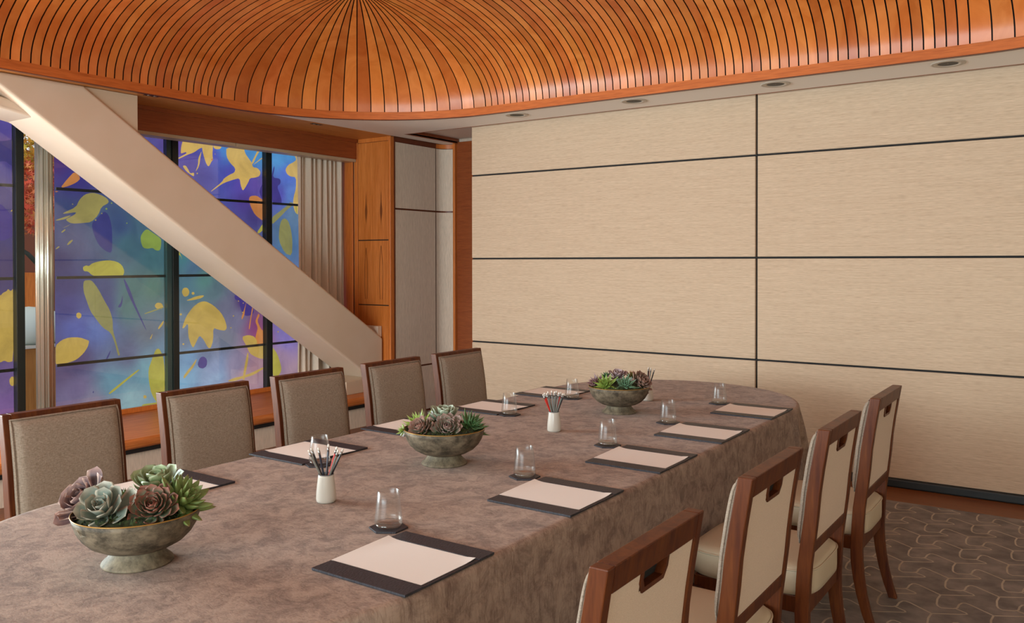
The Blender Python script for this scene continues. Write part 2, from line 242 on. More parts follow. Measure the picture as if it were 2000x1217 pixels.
LEAVES=[((222,140,66),[(3.388,2.068),(3.444,2.142),(3.504,2.21),(3.551,2.159),(3.519,2.124),(3.459,2.092)]),
((222,140,66),[(3.35,2.046),(3.38,2.044),(3.357,2.035)]),
((176,160,86),[(3.41,1.882),(3.51,1.93),(3.538,1.991),(3.579,2.033),(3.641,2.053),(3.707,2.041),(3.766,2.012),(3.779,1.98),(3.715,1.944),(3.689,1.878),(3.631,1.819),(3.557,1.809),(3.477,1.802),(3.441,1.82),(3.43,1.835),(3.497,1.87),(3.517,1.894),(3.414,1.874)]),
((176,160,86),[(3.348,1.824),(3.43,1.855),(3.477,1.869),(3.43,1.835),(3.367,1.821)]),
((176,160,86),[(3.394,1.736),(3.425,1.761),(3.429,1.749),(3.401,1.729)]),
((176,160,86),[(3.436,1.639),(3.46,1.671),(3.488,1.68),(3.472,1.656),(3.448,1.636)]),
((176,160,86),[(3.35,1.607),(3.373,1.627),(3.385,1.623),(3.358,1.603)]),
((176,160,86),[(3.402,1.764),(3.469,1.798),(3.481,1.806),(3.437,1.777)]),
((62,60,130),[(3.631,1.807),(3.681,1.857),(3.736,1.913),(3.774,1.882),(3.799,1.801),(3.803,1.678),(3.798,1.575),(3.742,1.595),(3.688,1.643),(3.651,1.723)]),
((150,170,70),[(4.047,1.716),(4.074,1.759),(4.107,1.781),(4.167,1.744),(4.233,1.703),(4.237,1.664),(4.227,1.608),(4.204,1.599),(4.175,1.607),(4.157,1.624),(4.11,1.615),(4.069,1.623),(4.051,1.665)]),
((196,182,66),[(3.559,1.466),(3.587,1.481),(3.608,1.473),(3.637,1.497),(3.699,1.513),(3.771,1.521),(3.84,1.509),(3.884,1.48),(3.905,1.43),(3.892,1.393),(3.839,1.385),(3.753,1.378),(3.678,1.388),(3.628,1.405),(3.603,1.433),(3.567,1.434)]),
((158,150,84),[(3.562,1.33),(3.57,1.362),(3.615,1.365),(3.64,1.352),(3.685,1.29),(3.735,1.195),(3.777,1.124),(3.802,1.04),(3.802,0.958),(3.827,0.874),(3.857,0.768),(3.861,0.751),(3.844,0.748),(3.818,0.854),(3.785,0.939),(3.717,0.984),(3.659,1.061),(3.618,1.119),(3.585,1.213),(3.565,1.274)]),
((214,176,82),[(3.341,0.869),(3.392,0.911),(3.451,0.927),(3.531,0.921),(3.591,0.896),(3.608,0.887),(3.595,0.839),(3.562,0.794),(3.509,0.751),(3.449,0.733),(3.39,0.727),(3.34,0.725)]),
((214,176,82),[(3.508,1.109),(3.528,1.116),(3.548,1.099),(3.544,1.075),(3.523,1.064),(3.504,1.085)]),
((62,60,130),[(3.892,1.38),(3.923,1.338),(3.958,1.262),(3.988,1.177),(4.047,1.047),(4.101,0.925),(4.078,0.96),(4.015,1.083),(3.962,1.186),(3.918,1.284)]),
((62,60,130),[(3.887,1.243),(3.873,1.181),(3.847,1.149),(3.851,1.137),(3.873,1.14),(3.886,1.181)]),
((62,60,130),[(3.784,0.803),(3.766,0.776),(3.74,0.729),(3.753,0.728),(3.775,0.767)]),
((62,60,130),[(3.638,0.492),(3.63,0.477),(3.638,0.472),(3.642,0.484)]),
((214,176,82),[(4.168,1.139),(4.191,1.164),(4.234,1.158),(4.253,1.123),(4.229,1.106),(4.186,1.113)]),
((158,150,84),[(4.074,1.08),(4.253,1.127),(4.258,1.118),(4.083,1.071)]),
((214,176,82),[(4.199,0.952),(4.257,1.018),(4.247,0.975),(4.204,0.935)]),
((214,176,82),[(4.124,0.868),(4.152,0.913),(4.138,0.867),(4.128,0.859)]),
((196,182,66),[(4.108,0.608),(4.141,0.69),(4.175,0.769),(4.208,0.779),(4.245,0.711),(4.259,0.601),(4.258,0.384),(4.233,0.322),(4.195,0.305),(4.135,0.4),(4.112,0.509)]),
((196,182,66),[(4.042,0.327),(4.158,0.324),(4.257,0.331),(4.257,0.284),(4.064,0.29)]),
((214,176,82),[(4.061,0.401),(4.088,0.397),(4.093,0.375),(4.065,0.37)]),
((196,182,66),[(3.756,0.457),(3.908,0.554),(4.012,0.618),(4.035,0.616),(3.93,0.548),(3.777,0.446)]),
((214,176,82),[(2.75,1.335),(2.953,1.263),(2.97,1.285),(2.995,1.295),(3.006,1.313),(3.023,1.294),(3.045,1.316),(3.041,0.785),(3.002,0.778),(2.977,0.795),(2.949,0.783),(2.746,0.76)]),
((214,176,82),[(3.008,0.65),(3.025,0.674),(3.04,0.669),(3.039,0.598),(3.014,0.612)]),
((214,176,82),[(2.956,1.71),(3.048,1.749),(3.048,1.742),(2.956,1.702)]),
((214,176,82),[(3.027,1.879),(3.049,1.903),(3.049,1.888),(3.031,1.872)]),
((62,60,130),[(2.758,2.354),(2.961,2.377),(3.024,2.392),(3.053,2.41),(3.051,2.205),(3.023,2.214),(2.995,2.237),(2.96,2.23),(2.757,2.196)]),
((70,55,140),[(2.755,1.927),(2.958,1.931),(2.999,1.885),(3.048,1.832),(3.047,1.664),(2.753,1.658)]),
((240,194,98),[(4.422,2.439),(4.428,2.505),(4.448,2.565),(4.631,2.577),(4.647,2.516),(4.61,2.503),(4.553,2.461),(4.482,2.432),(4.422,2.399),(4.392,2.387),(4.392,2.396),(4.452,2.429),(4.482,2.449),(4.472,2.457),(4.442,2.445)]),
((240,194,98),[(4.631,2.573),(4.747,2.573),(4.747,2.527),(4.741,2.471),(4.746,2.417),(4.73,2.397),(4.709,2.359),(4.693,2.353),(4.672,2.383),(4.651,2.44),(4.636,2.492)]),
((240,194,98),[(4.747,2.568),(4.844,2.565),(4.828,2.522),(4.784,2.513),(4.752,2.523)]),
((240,194,98),[(4.631,2.487),(4.62,2.437),(4.604,2.345),(4.563,2.288),(4.594,2.358),(4.594,2.412)]),
((240,194,98),[(4.888,2.547),(5.078,2.563),(5.095,2.508),(5.135,2.464),(5.17,2.429),(5.181,2.388),(5.234,2.387),(5.27,2.352),(5.257,2.312),(5.21,2.294),(5.146,2.284),(5.128,2.245),(5.088,2.185),(5.064,2.16),(5.042,2.21),(5.031,2.275),(4.963,2.256),(4.88,2.226),(4.836,2.205),(4.729,2.133),(4.718,2.132),(4.842,2.228),(4.859,2.257),(4.914,2.294),(4.975,2.322),(4.986,2.361),(4.925,2.407),(4.887,2.463)]),
((240,194,98),[(5.164,2.429),(5.223,2.53),(5.241,2.561),(5.271,2.564),(5.223,2.497),(5.181,2.416)]),
((240,194,98),[(5.17,2.401),(5.252,2.466),(5.312,2.506),(5.312,2.496),(5.24,2.446)]),
((240,194,98),[(4.437,2.334),(4.467,2.342),(4.492,2.313),(4.512,2.274),(4.552,2.287),(4.552,2.251),(4.522,2.262),(4.471,2.293)]),
((222,140,66),[(5.133,2.093),(5.151,2.118),(5.221,2.127),(5.274,2.101),(5.316,2.07),(5.315,1.997),(5.315,1.881),(5.279,1.899),(5.202,1.944),(5.156,2.013),(5.139,2.06)]),
((196,182,66),[(5.219,1.776),(5.279,1.85),(5.315,1.89),(5.314,1.827),(5.254,1.772)]),
((70,55,140),[(5.251,2.177),(5.293,2.248),(5.317,2.264),(5.316,2.084),(5.268,2.115)]),
((240,194,98),[(5.667,2.566),(5.719,2.546),(5.729,1.966),(5.683,1.99),(5.658,2.064),(5.665,2.139),(5.697,2.227),(5.698,2.338),(5.627,2.337),(5.583,2.359),(5.564,2.402),(5.602,2.45),(5.667,2.481),(5.706,2.51)]),
((70,55,140),[(5.396,2.319),(5.427,2.429),(5.433,2.395),(5.408,2.31),(5.501,2.307),(5.507,2.263),(5.463,2.226),(5.494,2.164),(5.518,2.106),(5.512,2.056),(5.394,2.059)]),
((158,150,84),[(5.394,1.927),(5.493,1.991),(5.6,2.061),(5.619,2.087),(5.658,2.084),(5.651,2.053),(5.587,2.015),(5.492,1.931),(5.393,1.854)]),
((158,150,84),[(5.479,1.709),(5.486,1.832),(5.511,1.907),(5.555,1.929),(5.599,1.901),(5.631,1.822),(5.649,1.712),(5.642,1.561),(5.553,1.586)]),
((196,182,66),[(5.684,2.05),(5.709,2.056),(5.709,1.966),(5.696,1.99)]),
((196,182,66),[(5.387,0.698),(5.454,0.623),(5.503,0.495),(5.503,0.445),(5.465,0.4),(5.391,0.408)]),
((214,176,82),[(4.42,1.247),(4.44,1.282),(4.48,1.281),(4.5,1.245),(4.485,1.21),(4.444,1.202)]),
((214,176,82),[(4.454,1.167),(4.545,1.199),(4.607,1.21),(4.649,1.209),(4.623,1.187),(4.545,1.172)]),
((214,176,82),[(4.423,0.938),(4.463,1.033),(4.53,1.11),(4.597,1.152),(4.659,1.158),(4.738,1.119),(4.818,1.05),(4.862,0.979),(4.883,0.908),(4.861,0.881),(4.79,0.895),(4.737,0.917),(4.736,0.803),(4.709,0.736),(4.683,0.739),(4.636,0.82),(4.595,0.859),(4.563,0.803),(4.532,0.751),(4.507,0.789),(4.482,0.867),(4.483,0.978),(4.438,0.928)]),
((70,55,140),[(4.963,1.193),(4.991,1.206),(5.053,1.166),(5.11,1.121),(5.156,1.081),(5.185,1.042),(5.167,1.014),(5.098,0.998),(5.052,1.029),(5.024,1.097),(5.019,1.154),(4.974,1.155)]),
((222,140,66),[(5.093,1.122),(5.098,1.131),(5.081,1.07),(5.075,1.014),(5.046,0.968),(5.04,0.992),(5.064,1.048)]),
((222,140,66),[(5.162,1.081),(5.174,1.071),(5.15,0.976),(5.132,0.872),(5.12,0.883),(5.144,0.996)]),
((222,140,66),[(5.195,0.791),(5.213,0.848),(5.225,0.885),(5.196,0.945),(5.208,0.973),(5.232,1.02),(5.25,1),(5.22,0.953),(5.249,0.893),(5.273,0.858),(5.309,0.851),(5.308,0.724),(5.242,0.72),(5.213,0.732)]),
((214,176,82),[(5.039,0.812),(5.114,0.826),(5.184,0.806),(5.213,0.766),(5.218,0.727),(5.308,0.719),(5.307,0.588),(5.259,0.588),(5.183,0.619),(5.13,0.653),(5.096,0.722)]),
((214,176,82),[(5.113,0.673),(5.118,0.606),(5.095,0.513),(5.071,0.411),(5.048,0.414),(5.066,0.516),(5.095,0.632)]),
((214,176,82),[(4.875,0.42),(4.952,0.444),(5.037,0.448),(5.152,0.469),(5.295,0.511),(5.307,0.501),(5.182,0.446),(5.066,0.431),(4.952,0.411)]),
((70,55,140),[(4.572,0.608),(4.599,0.665),(4.64,0.67),(4.672,0.635),(4.666,0.581),(4.629,0.562),(4.588,0.575)]),
((214,176,82),[(4.43,0.516),(4.48,0.569),(4.511,0.597),(4.573,0.667),(4.542,0.594),(4.48,0.533),(4.44,0.493)]),
((196,182,66),[(4.387,1.601),(4.407,1.583),(4.431,1.513),(4.412,1.557),(4.387,1.57)]),
((176,160,86),[(3.613,1.827),(3.61,1.821),(3.605,1.82),(3.6,1.823),(3.6,1.829),(3.605,1.833),(3.61,1.832)]),
((176,160,86),[(3.667,1.837),(3.664,1.832),(3.658,1.83),(3.654,1.833),(3.654,1.839),(3.658,1.843),(3.664,1.842)]),
((176,160,86),[(3.716,1.891),(3.714,1.887),(3.709,1.886),(3.705,1.889),(3.706,1.893),(3.709,1.896),(3.714,1.895)]),
((150,170,70),[(3.757,1.93),(3.754,1.923),(3.747,1.922),(3.741,1.926),(3.741,1.933),(3.747,1.937),(3.754,1.936)]),
((150,170,70),[(3.798,1.977),(3.796,1.972),(3.79,1.971),(3.786,1.974),(3.786,1.979),(3.79,1.983),(3.796,1.982)]),
((150,170,70),[(3.927,1.822),(3.925,1.817),(3.92,1.816),(3.916,1.819),(3.916,1.824),(3.92,1.827),(3.925,1.826)]),
((176,160,86),[(3.483,1.952),(3.481,1.948),(3.477,1.947),(3.473,1.949),(3.473,1.954),(3.477,1.957),(3.481,1.956)]),
((214,176,82),[(5.014,1.144),(5.011,1.14),(5.006,1.139),(5.001,1.142),(5.001,1.147),(5.006,1.15),(5.012,1.149)]),
((214,176,82),[(5.059,1.038),(5.056,1.034),(5.05,1.033),(5.046,1.037),(5.046,1.041),(5.051,1.044),(5.056,1.043)]),
((214,176,82),[(4.959,1.011),(4.955,1.005),(4.948,1.004),(4.943,1.008),(4.943,1.014),(4.948,1.018),(4.956,1.016)]),
((214,176,82),[(4.929,0.905),(4.926,0.9),(4.92,0.899),(4.915,0.903),(4.915,0.908),(4.92,0.911),(4.926,0.91)]),
((214,176,82),[(4.546,1.23),(4.54,1.22),(4.527,1.218),(4.516,1.225),(4.517,1.237),(4.527,1.244),(4.54,1.241)]),
((214,176,82),[(4.421,1.053),(4.416,1.045),(4.406,1.043),(4.397,1.049),(4.397,1.059),(4.406,1.064),(4.416,1.062)]),
((214,176,82),[(4.442,0.795),(4.438,0.788),(4.429,0.787),(4.423,0.792),(4.423,0.8),(4.429,0.804),(4.438,0.802)]),
((214,176,82),[(5.471,0.83),(5.467,0.824),(5.459,0.823),(5.453,0.828),(5.453,0.834),(5.459,0.838),(5.467,0.836)]),
((214,176,82),[(5.064,1.123),(5.062,1.12),(5.057,1.119),(5.053,1.122),(5.053,1.126),(5.057,1.128),(5.062,1.127)]),
((214,176,82),[(4.768,2.47),(4.766,2.466),(4.761,2.465),(4.758,2.467),(4.758,2.471),(4.761,2.473),(4.766,2.473)]),
((222,140,66),[(4.741,2.417),(4.737,2.409),(4.728,2.407),(4.721,2.411),(4.721,2.419),(4.728,2.424),(4.737,2.423)]),
((214,176,82),[(4.586,2.281),(4.583,2.275),(4.576,2.273),(4.571,2.276),(4.571,2.282),(4.576,2.286),(4.583,2.286)])]
# ================================================================ STRUCTURE
ZC = 2.705
# floor
o = MB().box((-6.9, -5.7, -.06), (2.0, 7.2, 0)).build('floor', M_floor, kind='structure')
# carpet with its interlocking line pattern
cx0, cx1, cy0, cy1 = -5.2, 1.6, -2.3, 5.725
mb = MB().box((cx0, cy0, 0), (cx1, cy1, .006), 0)
A = (.2195, -.122); B = (0, .2445); J0 = (-.586, 5.45)
paths = [[(0, 0), (-.004, -.06), (.002, -.12), (.009, -.142), (.026, -.156), (.070, -.136), (.082, -.120), (.084, -.075), (.092, -.048), (.104, -.041), (.122, -.048), (.2195, -.122)],
         [(.078, -.131), (.120, -.156), (.126, -.168), (.118, -.176), (0, -.2445)]]
def ribbon(mb, pts, w, z):
    n = len(pts); L = []; R = []
    for i, p in enumerate(pts):
        a = pts[max(i-1, 0)]; b = pts[min(i+1, n-1)]; dx, dy = b[0]-a[0], b[1]-a[1]; d = math.hypot(dx, dy) or 1
        nx, ny = -dy/d*w/2, dx/d*w/2; L.append((p[0]+nx, p[1]+ny, z)); R.append((p[0]-nx, p[1]-ny, z))
    mb.add(L+R, [(i, n+i, n+i+1, i+1) for i in range(n-1)], 1)
for i in range(-4, 12):
    for j in range(-26, 24):
        ox = J0[0]+A[0]*i+B[0]*j; oy = J0[1]+A[1]*i+B[1]*j
        if not (-1.25 < ox < cx1-.24 and 1.2 < oy < cy1+.3): continue
        for p in paths:
            pts = [(ox+q[0], oy+q[1]) for q in p]
            run = []
            for q in pts:
                if q[1] < cy1-.003: run.append(q)
                else:
                    if len(run) > 1: ribbon(mb, run, .0085, .0066)
                    run = []
            if len(run) > 1: ribbon(mb, run, .0085, .0066)
o = mb.build('carpet', [M_carpet, M_line]); tag(o, 'brown carpet with an interlocking tan line pattern, edged by wooden floor', 'carpet')
# back wall: operable partition leaves with fabric fields and dark reveals
wb = MB().box((-4.67, 6.135, .0), (1.95, 6.2, 2.755)).build('wall_back', M_black, kind='structure')
for (xa, xb) in ((-4.662, -2.071), (-2.055, .54), (.556, 1.95)):
    for (za, zb) in ((.058, .778), (.792, 1.523), (1.537, 2.268), (2.282, 2.755)):
        MB().box((xa, 6.11, za), (xb, 6.14, zb)).build('fabric_panel', M_wall, wb, bevel=.004)
o = MB().box((-4.67, 6.085, 0.0), (1.95, 6.13, .056)).build('baseboard_back', M_seal, kind='structure', bevel=.01)
# other walls
MB().box((1.9, -5.7, 0), (2.0, 6.2, 3.0)).build('wall_right', mat('pale_wall', 'd8ccb8', .7), kind='structure')
wn = MB()
wn.box((-6.6, -5.7, 0), (2.0, -5.6, .95)); wn.box((-6.6, -5.7, 2.55), (2.0, -5.6, 3.0)); wn.box((-6.6, -5.7, .95), (-5.1, -5.6, 2.55)); wn.box((1.1, -5.7, .95), (2.0, -5.6, 2.55))
wn.build('wall_near', M_paint, kind='structure')
w2 = MB()
for x in (-5.1, -3.6, -2.0, -.5, 1.06): w2.box((x, -5.68, .95), (x+.04, -5.62, 2.55))
w2.box((-5.1, -5.68, .95), (1.1, -5.62, .99)); w2.box((-5.1, -5.68, 2.51), (1.1, -5.62, 2.55))
w2 = w2.build('added_rear_window', M_mull, kind='structure')  # frame of a rear window made up to carry the fill light
# left wall: low wall under the ledge, stub beyond the view, niche
wl = MB()
wl.box((-6.6, -2.6, 0), (-5.53, 6.04, .18)); wl.box((-6.6, -5.6, .0), (-6.5, -1.8, 3.0)); wl.box((-6.62, 1.85, .28), (-6.44, 2.3, 3.0)); wl.box((-6.66, -1.8, 2.76), (-6.4, 6.1, 3.0))
wl.box((-6.7, 6.042, 0), (-6.05, 6.12, 3.0))
wl.build('wall_left', M_wallv, kind='structure')
# window frame of the near bay (out of shot, lets the daylight in)
w3 = MB()
for y in (-1.8, -.6, .6, 1.81): w3.box((-6.58, y, .28), (-6.52, y+.04, 2.76))
w3.build('window_3', M_mull, kind='structure')
# alcove beyond the column: straight fabric face, coved corner, end wall, timber jamb
nz = MB()
def niche(u, v):
    pts = [(-5.585, 6.10)]+[(-5.585, 6.745)]+[(-5.585+.15*(1-math.cos(t*PI/20)), 6.745+.115*math.sin(t*PI/20)) for t in range(1, 11)]
    d = [0]
    for a, b in zip(pts, pts[1:]): d.append(d[-1]+math.hypot(b[0]-a[0], b[1]-a[1]))
    s = u*d[-1]
    for i in range(len(pts)-1):
        if s <= d[i+1]+1e-9:
            t = (s-d[i])/(d[i+1]-d[i]); return (pts[i][0]+(pts[i+1][0]-pts[i][0])*t, pts[i][1]+(pts[i+1][1]-pts[i][1])*t)
def band(mbx, z0, z1, u0, u1, off, m=0):
    def fn(u, v):
        x, y = niche(u0+(u1-u0)*u, 0); x2, y2 = niche(min(1, u0+(u1-u0)*u+.001), 0); x1, y1 = niche(max(0, u0+(u1-u0)*u-.001), 0)
        dx, dy = x2-x1, y2-y1; d = math.hypot(dx, dy); return (x+dy/d*off, y-dx/d*off, z0+(z1-z0)*v)
    mbx.grid(fn, 30, 1, m, True)
band(nz, 0, 2.72, 0, 1, -.012)
nz.box((-5.44, 6.872, 0), (-4.6, 6.95, 2.755), 1); nz.box((-5.75, 6.15, 0), (-5.60, 6.95, 2.72), 1)
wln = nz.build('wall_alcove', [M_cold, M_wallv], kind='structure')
US = .72  # seam position along the face
for (z0, z1) in ((.02, .458), (.474, 2.005), (2.022, 2.655)):
    for (u0, u1) in ((.008, US-.006), (US+.006, .985)):
        m = MB(); band(m, z0, z1, u0, u1, 0); m.build('fabric_panel', M_wallv, wln)
m = MB(); band(m, 2.66, 2.703, 0, US, .004, 0); band(m, 2.66, 2.703, US, 1, .004, 1); m.build('top_rail', [M_cold, M_col], wln)  # curved end in lighter teak imitates the light falling on it
jb = MB().box((-5.432, 6.80, 0), (-5.405, 6.87, ZC), 0).box((-5.405, 6.835, 0), (-4.9, 6.86, 2.72), 1).build('trim_1', [M_col, M_header], kind='structure', bevel=.002)  # narrow edge strip in lighter teak paints in the light it catches
# ---------------------------------------------------------------- ceiling
RC = 1.45; DX0, DX1, DY0, DY1 = -4.11, -.63, .55, 4.125   # corner centres of the rounded opening
def rimpts(off, nc=40):
    pts = []
    for (cx, cy, a0) in ((DX1, DY1, 0), (DX0, DY1, 90), (DX0, DY0, 180), (DX1, DY0, 270)):
        for k in range(nc+1):
            a = math.radians(a0+90*k/nc); pts.append((cx+(RC+off)*math.cos(a), cy+(RC+off)*math.sin(a)))
    return pts
def ring_mesh(outer, inner, z, name, m, thick=.02, parent=None):
    bm = bmesh.new()
    def loop(pts):
        vs = [bm.verts.new((x, y, z)) for x, y in pts]; return [bm.edges.new((vs[i], vs[(i+1) % len(vs)])) for i in range(len(vs))]
    e = loop(outer)+loop(inner) if inner else loop(outer)
    bmesh.ops.triangle_fill(bm, use_beauty=True, use_dissolve=False, edges=e)
    for f in bm.faces:
        if f.normal.z > 0: f.normal_flip()
    ex = bmesh.ops.extrude_face_region(bm, geom=bm.faces[:])
    for g in ex['geom']:
        if isinstance(g, bmesh.types.BMVert): g.co.z += thick
    me = bpy.data.meshes.new(name); bm.to_mesh(me); bm.free(); me.materials.append(m)
    o = bpy.data.objects.new(name, me); S.collection.objects.link(o)
    if parent: o.parent = parent
    return o
outer = [(-5.567, -5.6), (1.9, -5.6), (1.9, 6.05), (-5.40, 6.05), (-5.40, 6.90), (-5.567, 6.90)]
ceil = ring_mesh(outer, rimpts(.004), ZC, 'ceiling', M_soffit); ceil['kind'] = 'structure'
# rim: inner fascia + bottom lip, swept round the opening
prof = [(.0, 2.700), (.0, 2.762), (.02, 2.764)]
rp = [rimpts(p[0]) for p in prof]; nr = len(rp[0]); m = MB()
m.add([(rp[j][i][0], rp[j][i][1], prof[j][1]) for j in range(len(prof)) for i in range(nr)],
      [(j*nr+i, j*nr+(i+1) % nr, (j+1)*nr+(i+1) % nr, (j+1)*nr+i) for j in range(len(prof)-1) for i in range(nr)])
m.build('vault_rim', M_rim, ceil)
prof = [(.040, 2.72), (.040, 2.700), (.036, 2.697), (.002, 2.697), (.0, 2.701)]
rp = [rimpts(p[0]) for p in prof]; m = MB()
m.add([(rp[j][i][0], rp[j][i][1], prof[j][1]) for j in range(len(prof)) for i in range(nr)],
      [(j*nr+i, j*nr+(i+1) % nr, (j+1)*nr+(i+1) % nr, (j+1)*nr+i) for j in range(len(prof)-1) for i in range(nr)])
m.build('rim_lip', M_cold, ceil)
def vz(t): return 2.762+.58*(1-(1-min(1, t))**2.2)**.5
# slats: run inwards from the rim, fanning at the corners
random.seed(3)
m = MB(); TS = [0, .004, .012, .025, .045, .07, .10, .14, .19, .25, .32, .40, .50, .60, .70, .80, .90, .97, 1.0]
def slat(P0, P1, C0, C1, gap, taper):
    c = random.choice([(.82,.74,.68), (1,1,1), (.92,.85,.8), (1.1,1.1,1.08), (.96,.88,.84), (1.02,.98,.92), (.78,.66,.58), (.9,.86,.8)]); c = tuple(x*random.uniform(.96, 1.04) for x in c)+(1,)
    vs = []
    for t in TS:
        a = (P0[0]+(C0[0]-P0[0])*t, P0[1]+(C0[1]-P0[1])*t); b = (P1[0]+(C1[0]-P1[0])*t, P1[1]+(C1[1]-P1[1])*t)
        dx, dy = b[0]-a[0], b[1]-a[1]; d = math.hypot(dx, dy) or 1e-6; g = min(gap*random.uniform(.97, 1.03), d*.35)
        z = vz(t); vs += [(a[0]+dx/d*g/2, a[1]+dy/d*g/2, z), (b[0]-dx/d*g/2, b[1]-dy/d*g/2, z)]
    n = len(TS)
    m.add(vs, [(2*i, 2*i+2, 2*i+3, 2*i+1) for i in range(n-1)], 0, True, c)
    # slat edges
    for s_ in (0, 1):
        e = []
        for i, t in enumerate(TS):
            p = vs[2*i+s_]; e += [p, (p[0], p[1], p[2]+.012)]
        m.add(e, [(2*i, 2*i+1, 2*i+3, 2*i+2) for i in range(n-1)], 0, False, (.12, .1, .09, 1))
GAP = .0085
NF = 20
for (cx, cy, a0) in ((DX1, DY1, 0), (DX0, DY1, 90), (DX0, DY0, 180), (DX1, DY0, 270)):
    for k in range(NF):
        a = math.radians(a0+90*k/NF); b = math.radians(a0+90*(k+1)/NF); q = RC-.002
        slat((cx+q*math.cos(a), cy+q*math.sin(a)), (cx+q*math.cos(b), cy+q*math.sin(b)), (cx, cy), (cx, cy), GAP, 1)
def straight(n, p, q, inward):
    for k in range(n):
        a = (p[0]+(q[0]-p[0])*k/n, p[1]+(q[1]-p[1])*k/n); b = (p[0]+(q[0]-p[0])*(k+1)/n, p[1]+(q[1]-p[1])*(k+1)/n)
        slat(a, b, (a[0]+inward[0]*RC, a[1]+inward[1]*RC), (b[0]+inward[0]*RC, b[1]+inward[1]*RC), GAP, 0)
straight(57, (DX1, DY1+RC), (DX0, DY1+RC), (0, -1)); straight(57, (DX0, DY0-RC), (DX1, DY0-RC), (0, 1))
straight(58, (DX0-RC, DY1), (DX0-RC, DY0), (1, 0)); straight(58, (DX1+RC, DY0), (DX1+RC, DY1), (-1, 0))
n0 = 58
for k in range(n0):   # flat crown of the vault
    ya = DY0+(DY1-DY0)*k/n0; yb = DY0+(DY1-DY0)*(k+1)/n0; c = random.uniform(.85, 1.08)
    m.box((DX0, ya+GAP/2, vz(1)), (DX1, yb-GAP/2, vz(1)+.012), 0, (c, c*.97, c*.94, 1))
m.build('vault_slats', M_dome, ceil)
m = MB(); oR = rimpts(.03)     # black lining behind the slats
lv = []
for t in [-.02]+TS[1:]:
    for (cx, cy, a0) in ((DX1, DY1, 0), (DX0, DY1, 90), (DX0, DY0, 180), (DX1, DY0, 270)):
        for k in range(9):
            a = math.radians(a0+90*k/8); rr_ = (RC+.015)*(1-max(t, 0))+.001; lv.append((cx+rr_*math.cos(a), cy+rr_*math.sin(a), vz(max(t, 0))+.02 if t > 0 else 2.75))
L_ = len(TS)
m.add(lv, [(i*36+k, i*36+(k+1) % 36, (i+1)*36+(k+1) % 36, (i+1)*36+k) for i in range(L_-1) for k in range(36)]+[tuple((L_-1)*36+k for k in range(36))])
m.build('vault_lining', M_black, ceil)
# roof slab closing the void
MB().box((-6.7, -5.7, 3.42), (2.0, 7.2, 3.5)).build('roof_slab', M_black, ceil)
MB().box((-6.7, 6.98, 0), (2.0, 7.1, 3.42)).box((-6.7, 2.6, 3.0), (-6.6, 7.1, 3.42)).box((-6.7, -5.7, 2.95), (-6.6, 2.6, 3.42)).box((-6.7, -5.75, 2.9), (2.0, -5.7, 3.42)).box((1.95, -5.7, 2.9), (2.0, 7.1, 3.42)).box((-6.7, 6.0, 0), (-6.6, 7.1, 3.42)).build('pocket_wall', mat('pocket_grey', '8d8a80', .8), ceil)
MB().box((-5.41, 6.05, 2.757), (2.0, 6.99, 2.79)).build('pocket_board', M_soffit, ceil)
MB().box((-5.412, 6.05, ZC), (-5.40, 6.86, ZC+.05)).box((-5.40, 6.045, ZC), (1.9, 6.056, ZC+.05)).box((-5.412, 6.045, ZC-.001), (-5.39, 6.86, ZC+.004)).box((-5.39, 6.042, ZC-.001), (1.9, 6.057, ZC+.004)).build('pocket_edge', M_header, ceil)
MB().box((-6.5, -5.6, ZC-.001), (-5.565, 6.045, ZC+.015)).build('timber_soffit', M_woodsof, ceil)
# header over the window with its blind track
hd = MB().box((-6.06, 2.3, 2.512), (-6.03, 6.04, ZC)).box((-6.036, 2.3, 2.672), (-6.018, 6.04, ZC), 0).build('trim_2', M_header, kind='structure', bevel=.002)
tr = MB().box((-6.13, 2.3, 2.484), (-6.036, 4.62, 2.512)).box((-6.13, 4.624, 2.484), (-6.036, 6.035, 2.512)).box((-6.155, 2.3, 2.484), (-6.13, 6.035, 2.6)).build('blind_track', M_alu, hd, bevel=.003)
# ---------------------------------------------------------------- window ledge
lg = empty('window_ledge', (-5.9, 3, .215))
def P_(o, p=None):   # parent keeping world coordinates
    o.parent = p; o.matrix_parent_inverse = p.matrix_basis.inverted() if False else Matrix.Translation(-p.location); return o
P_(MB().prism([(-6.5, .215), (-5.485, .215), (-5.47, .228), (-5.466, .25), (-5.47, .272), (-5.485, .285), (-6.5, .285)], -2.6, 6.035, 1).build('ledge_board', M_sill), lg)
P_(MB().box((-6.46, 2.3, .285), (-6.435, 6.03, .325)).build('upstand', M_col, bevel=.003), lg)
P_(MB().box((-6.4, -2.6, .181), (-5.50, 6.03, .215)).build('shadow_gap', M_black), lg)
tag(lg, 'low orange timber window ledge running behind the left row of chairs', 'ledge')
# ---------------------------------------------------------------- timber column
co = empty('timber_column', (-5.8, 6.05, 0))
def part(mbx, name, mt, p, **k): return P_(mbx.build(name, mt, **k), p)
cy_ = 6.04
fr = MB(); fr.box((-6.07, cy_, .285), (-6.022, cy_+.05, ZC)); fr.box((-5.612, cy_, 0), (-5.585, cy_+.05, ZC)); fr.box((-6.012, cy_, 2.665), (-5.612, cy_+.05, ZC))
part(fr, 'frame', M_col, co, bevel=.003)
part(MB().box((-6.022, cy_+.012, .285), (-5.61, cy_+.05, 2.67)), 'backing', M_black, co)
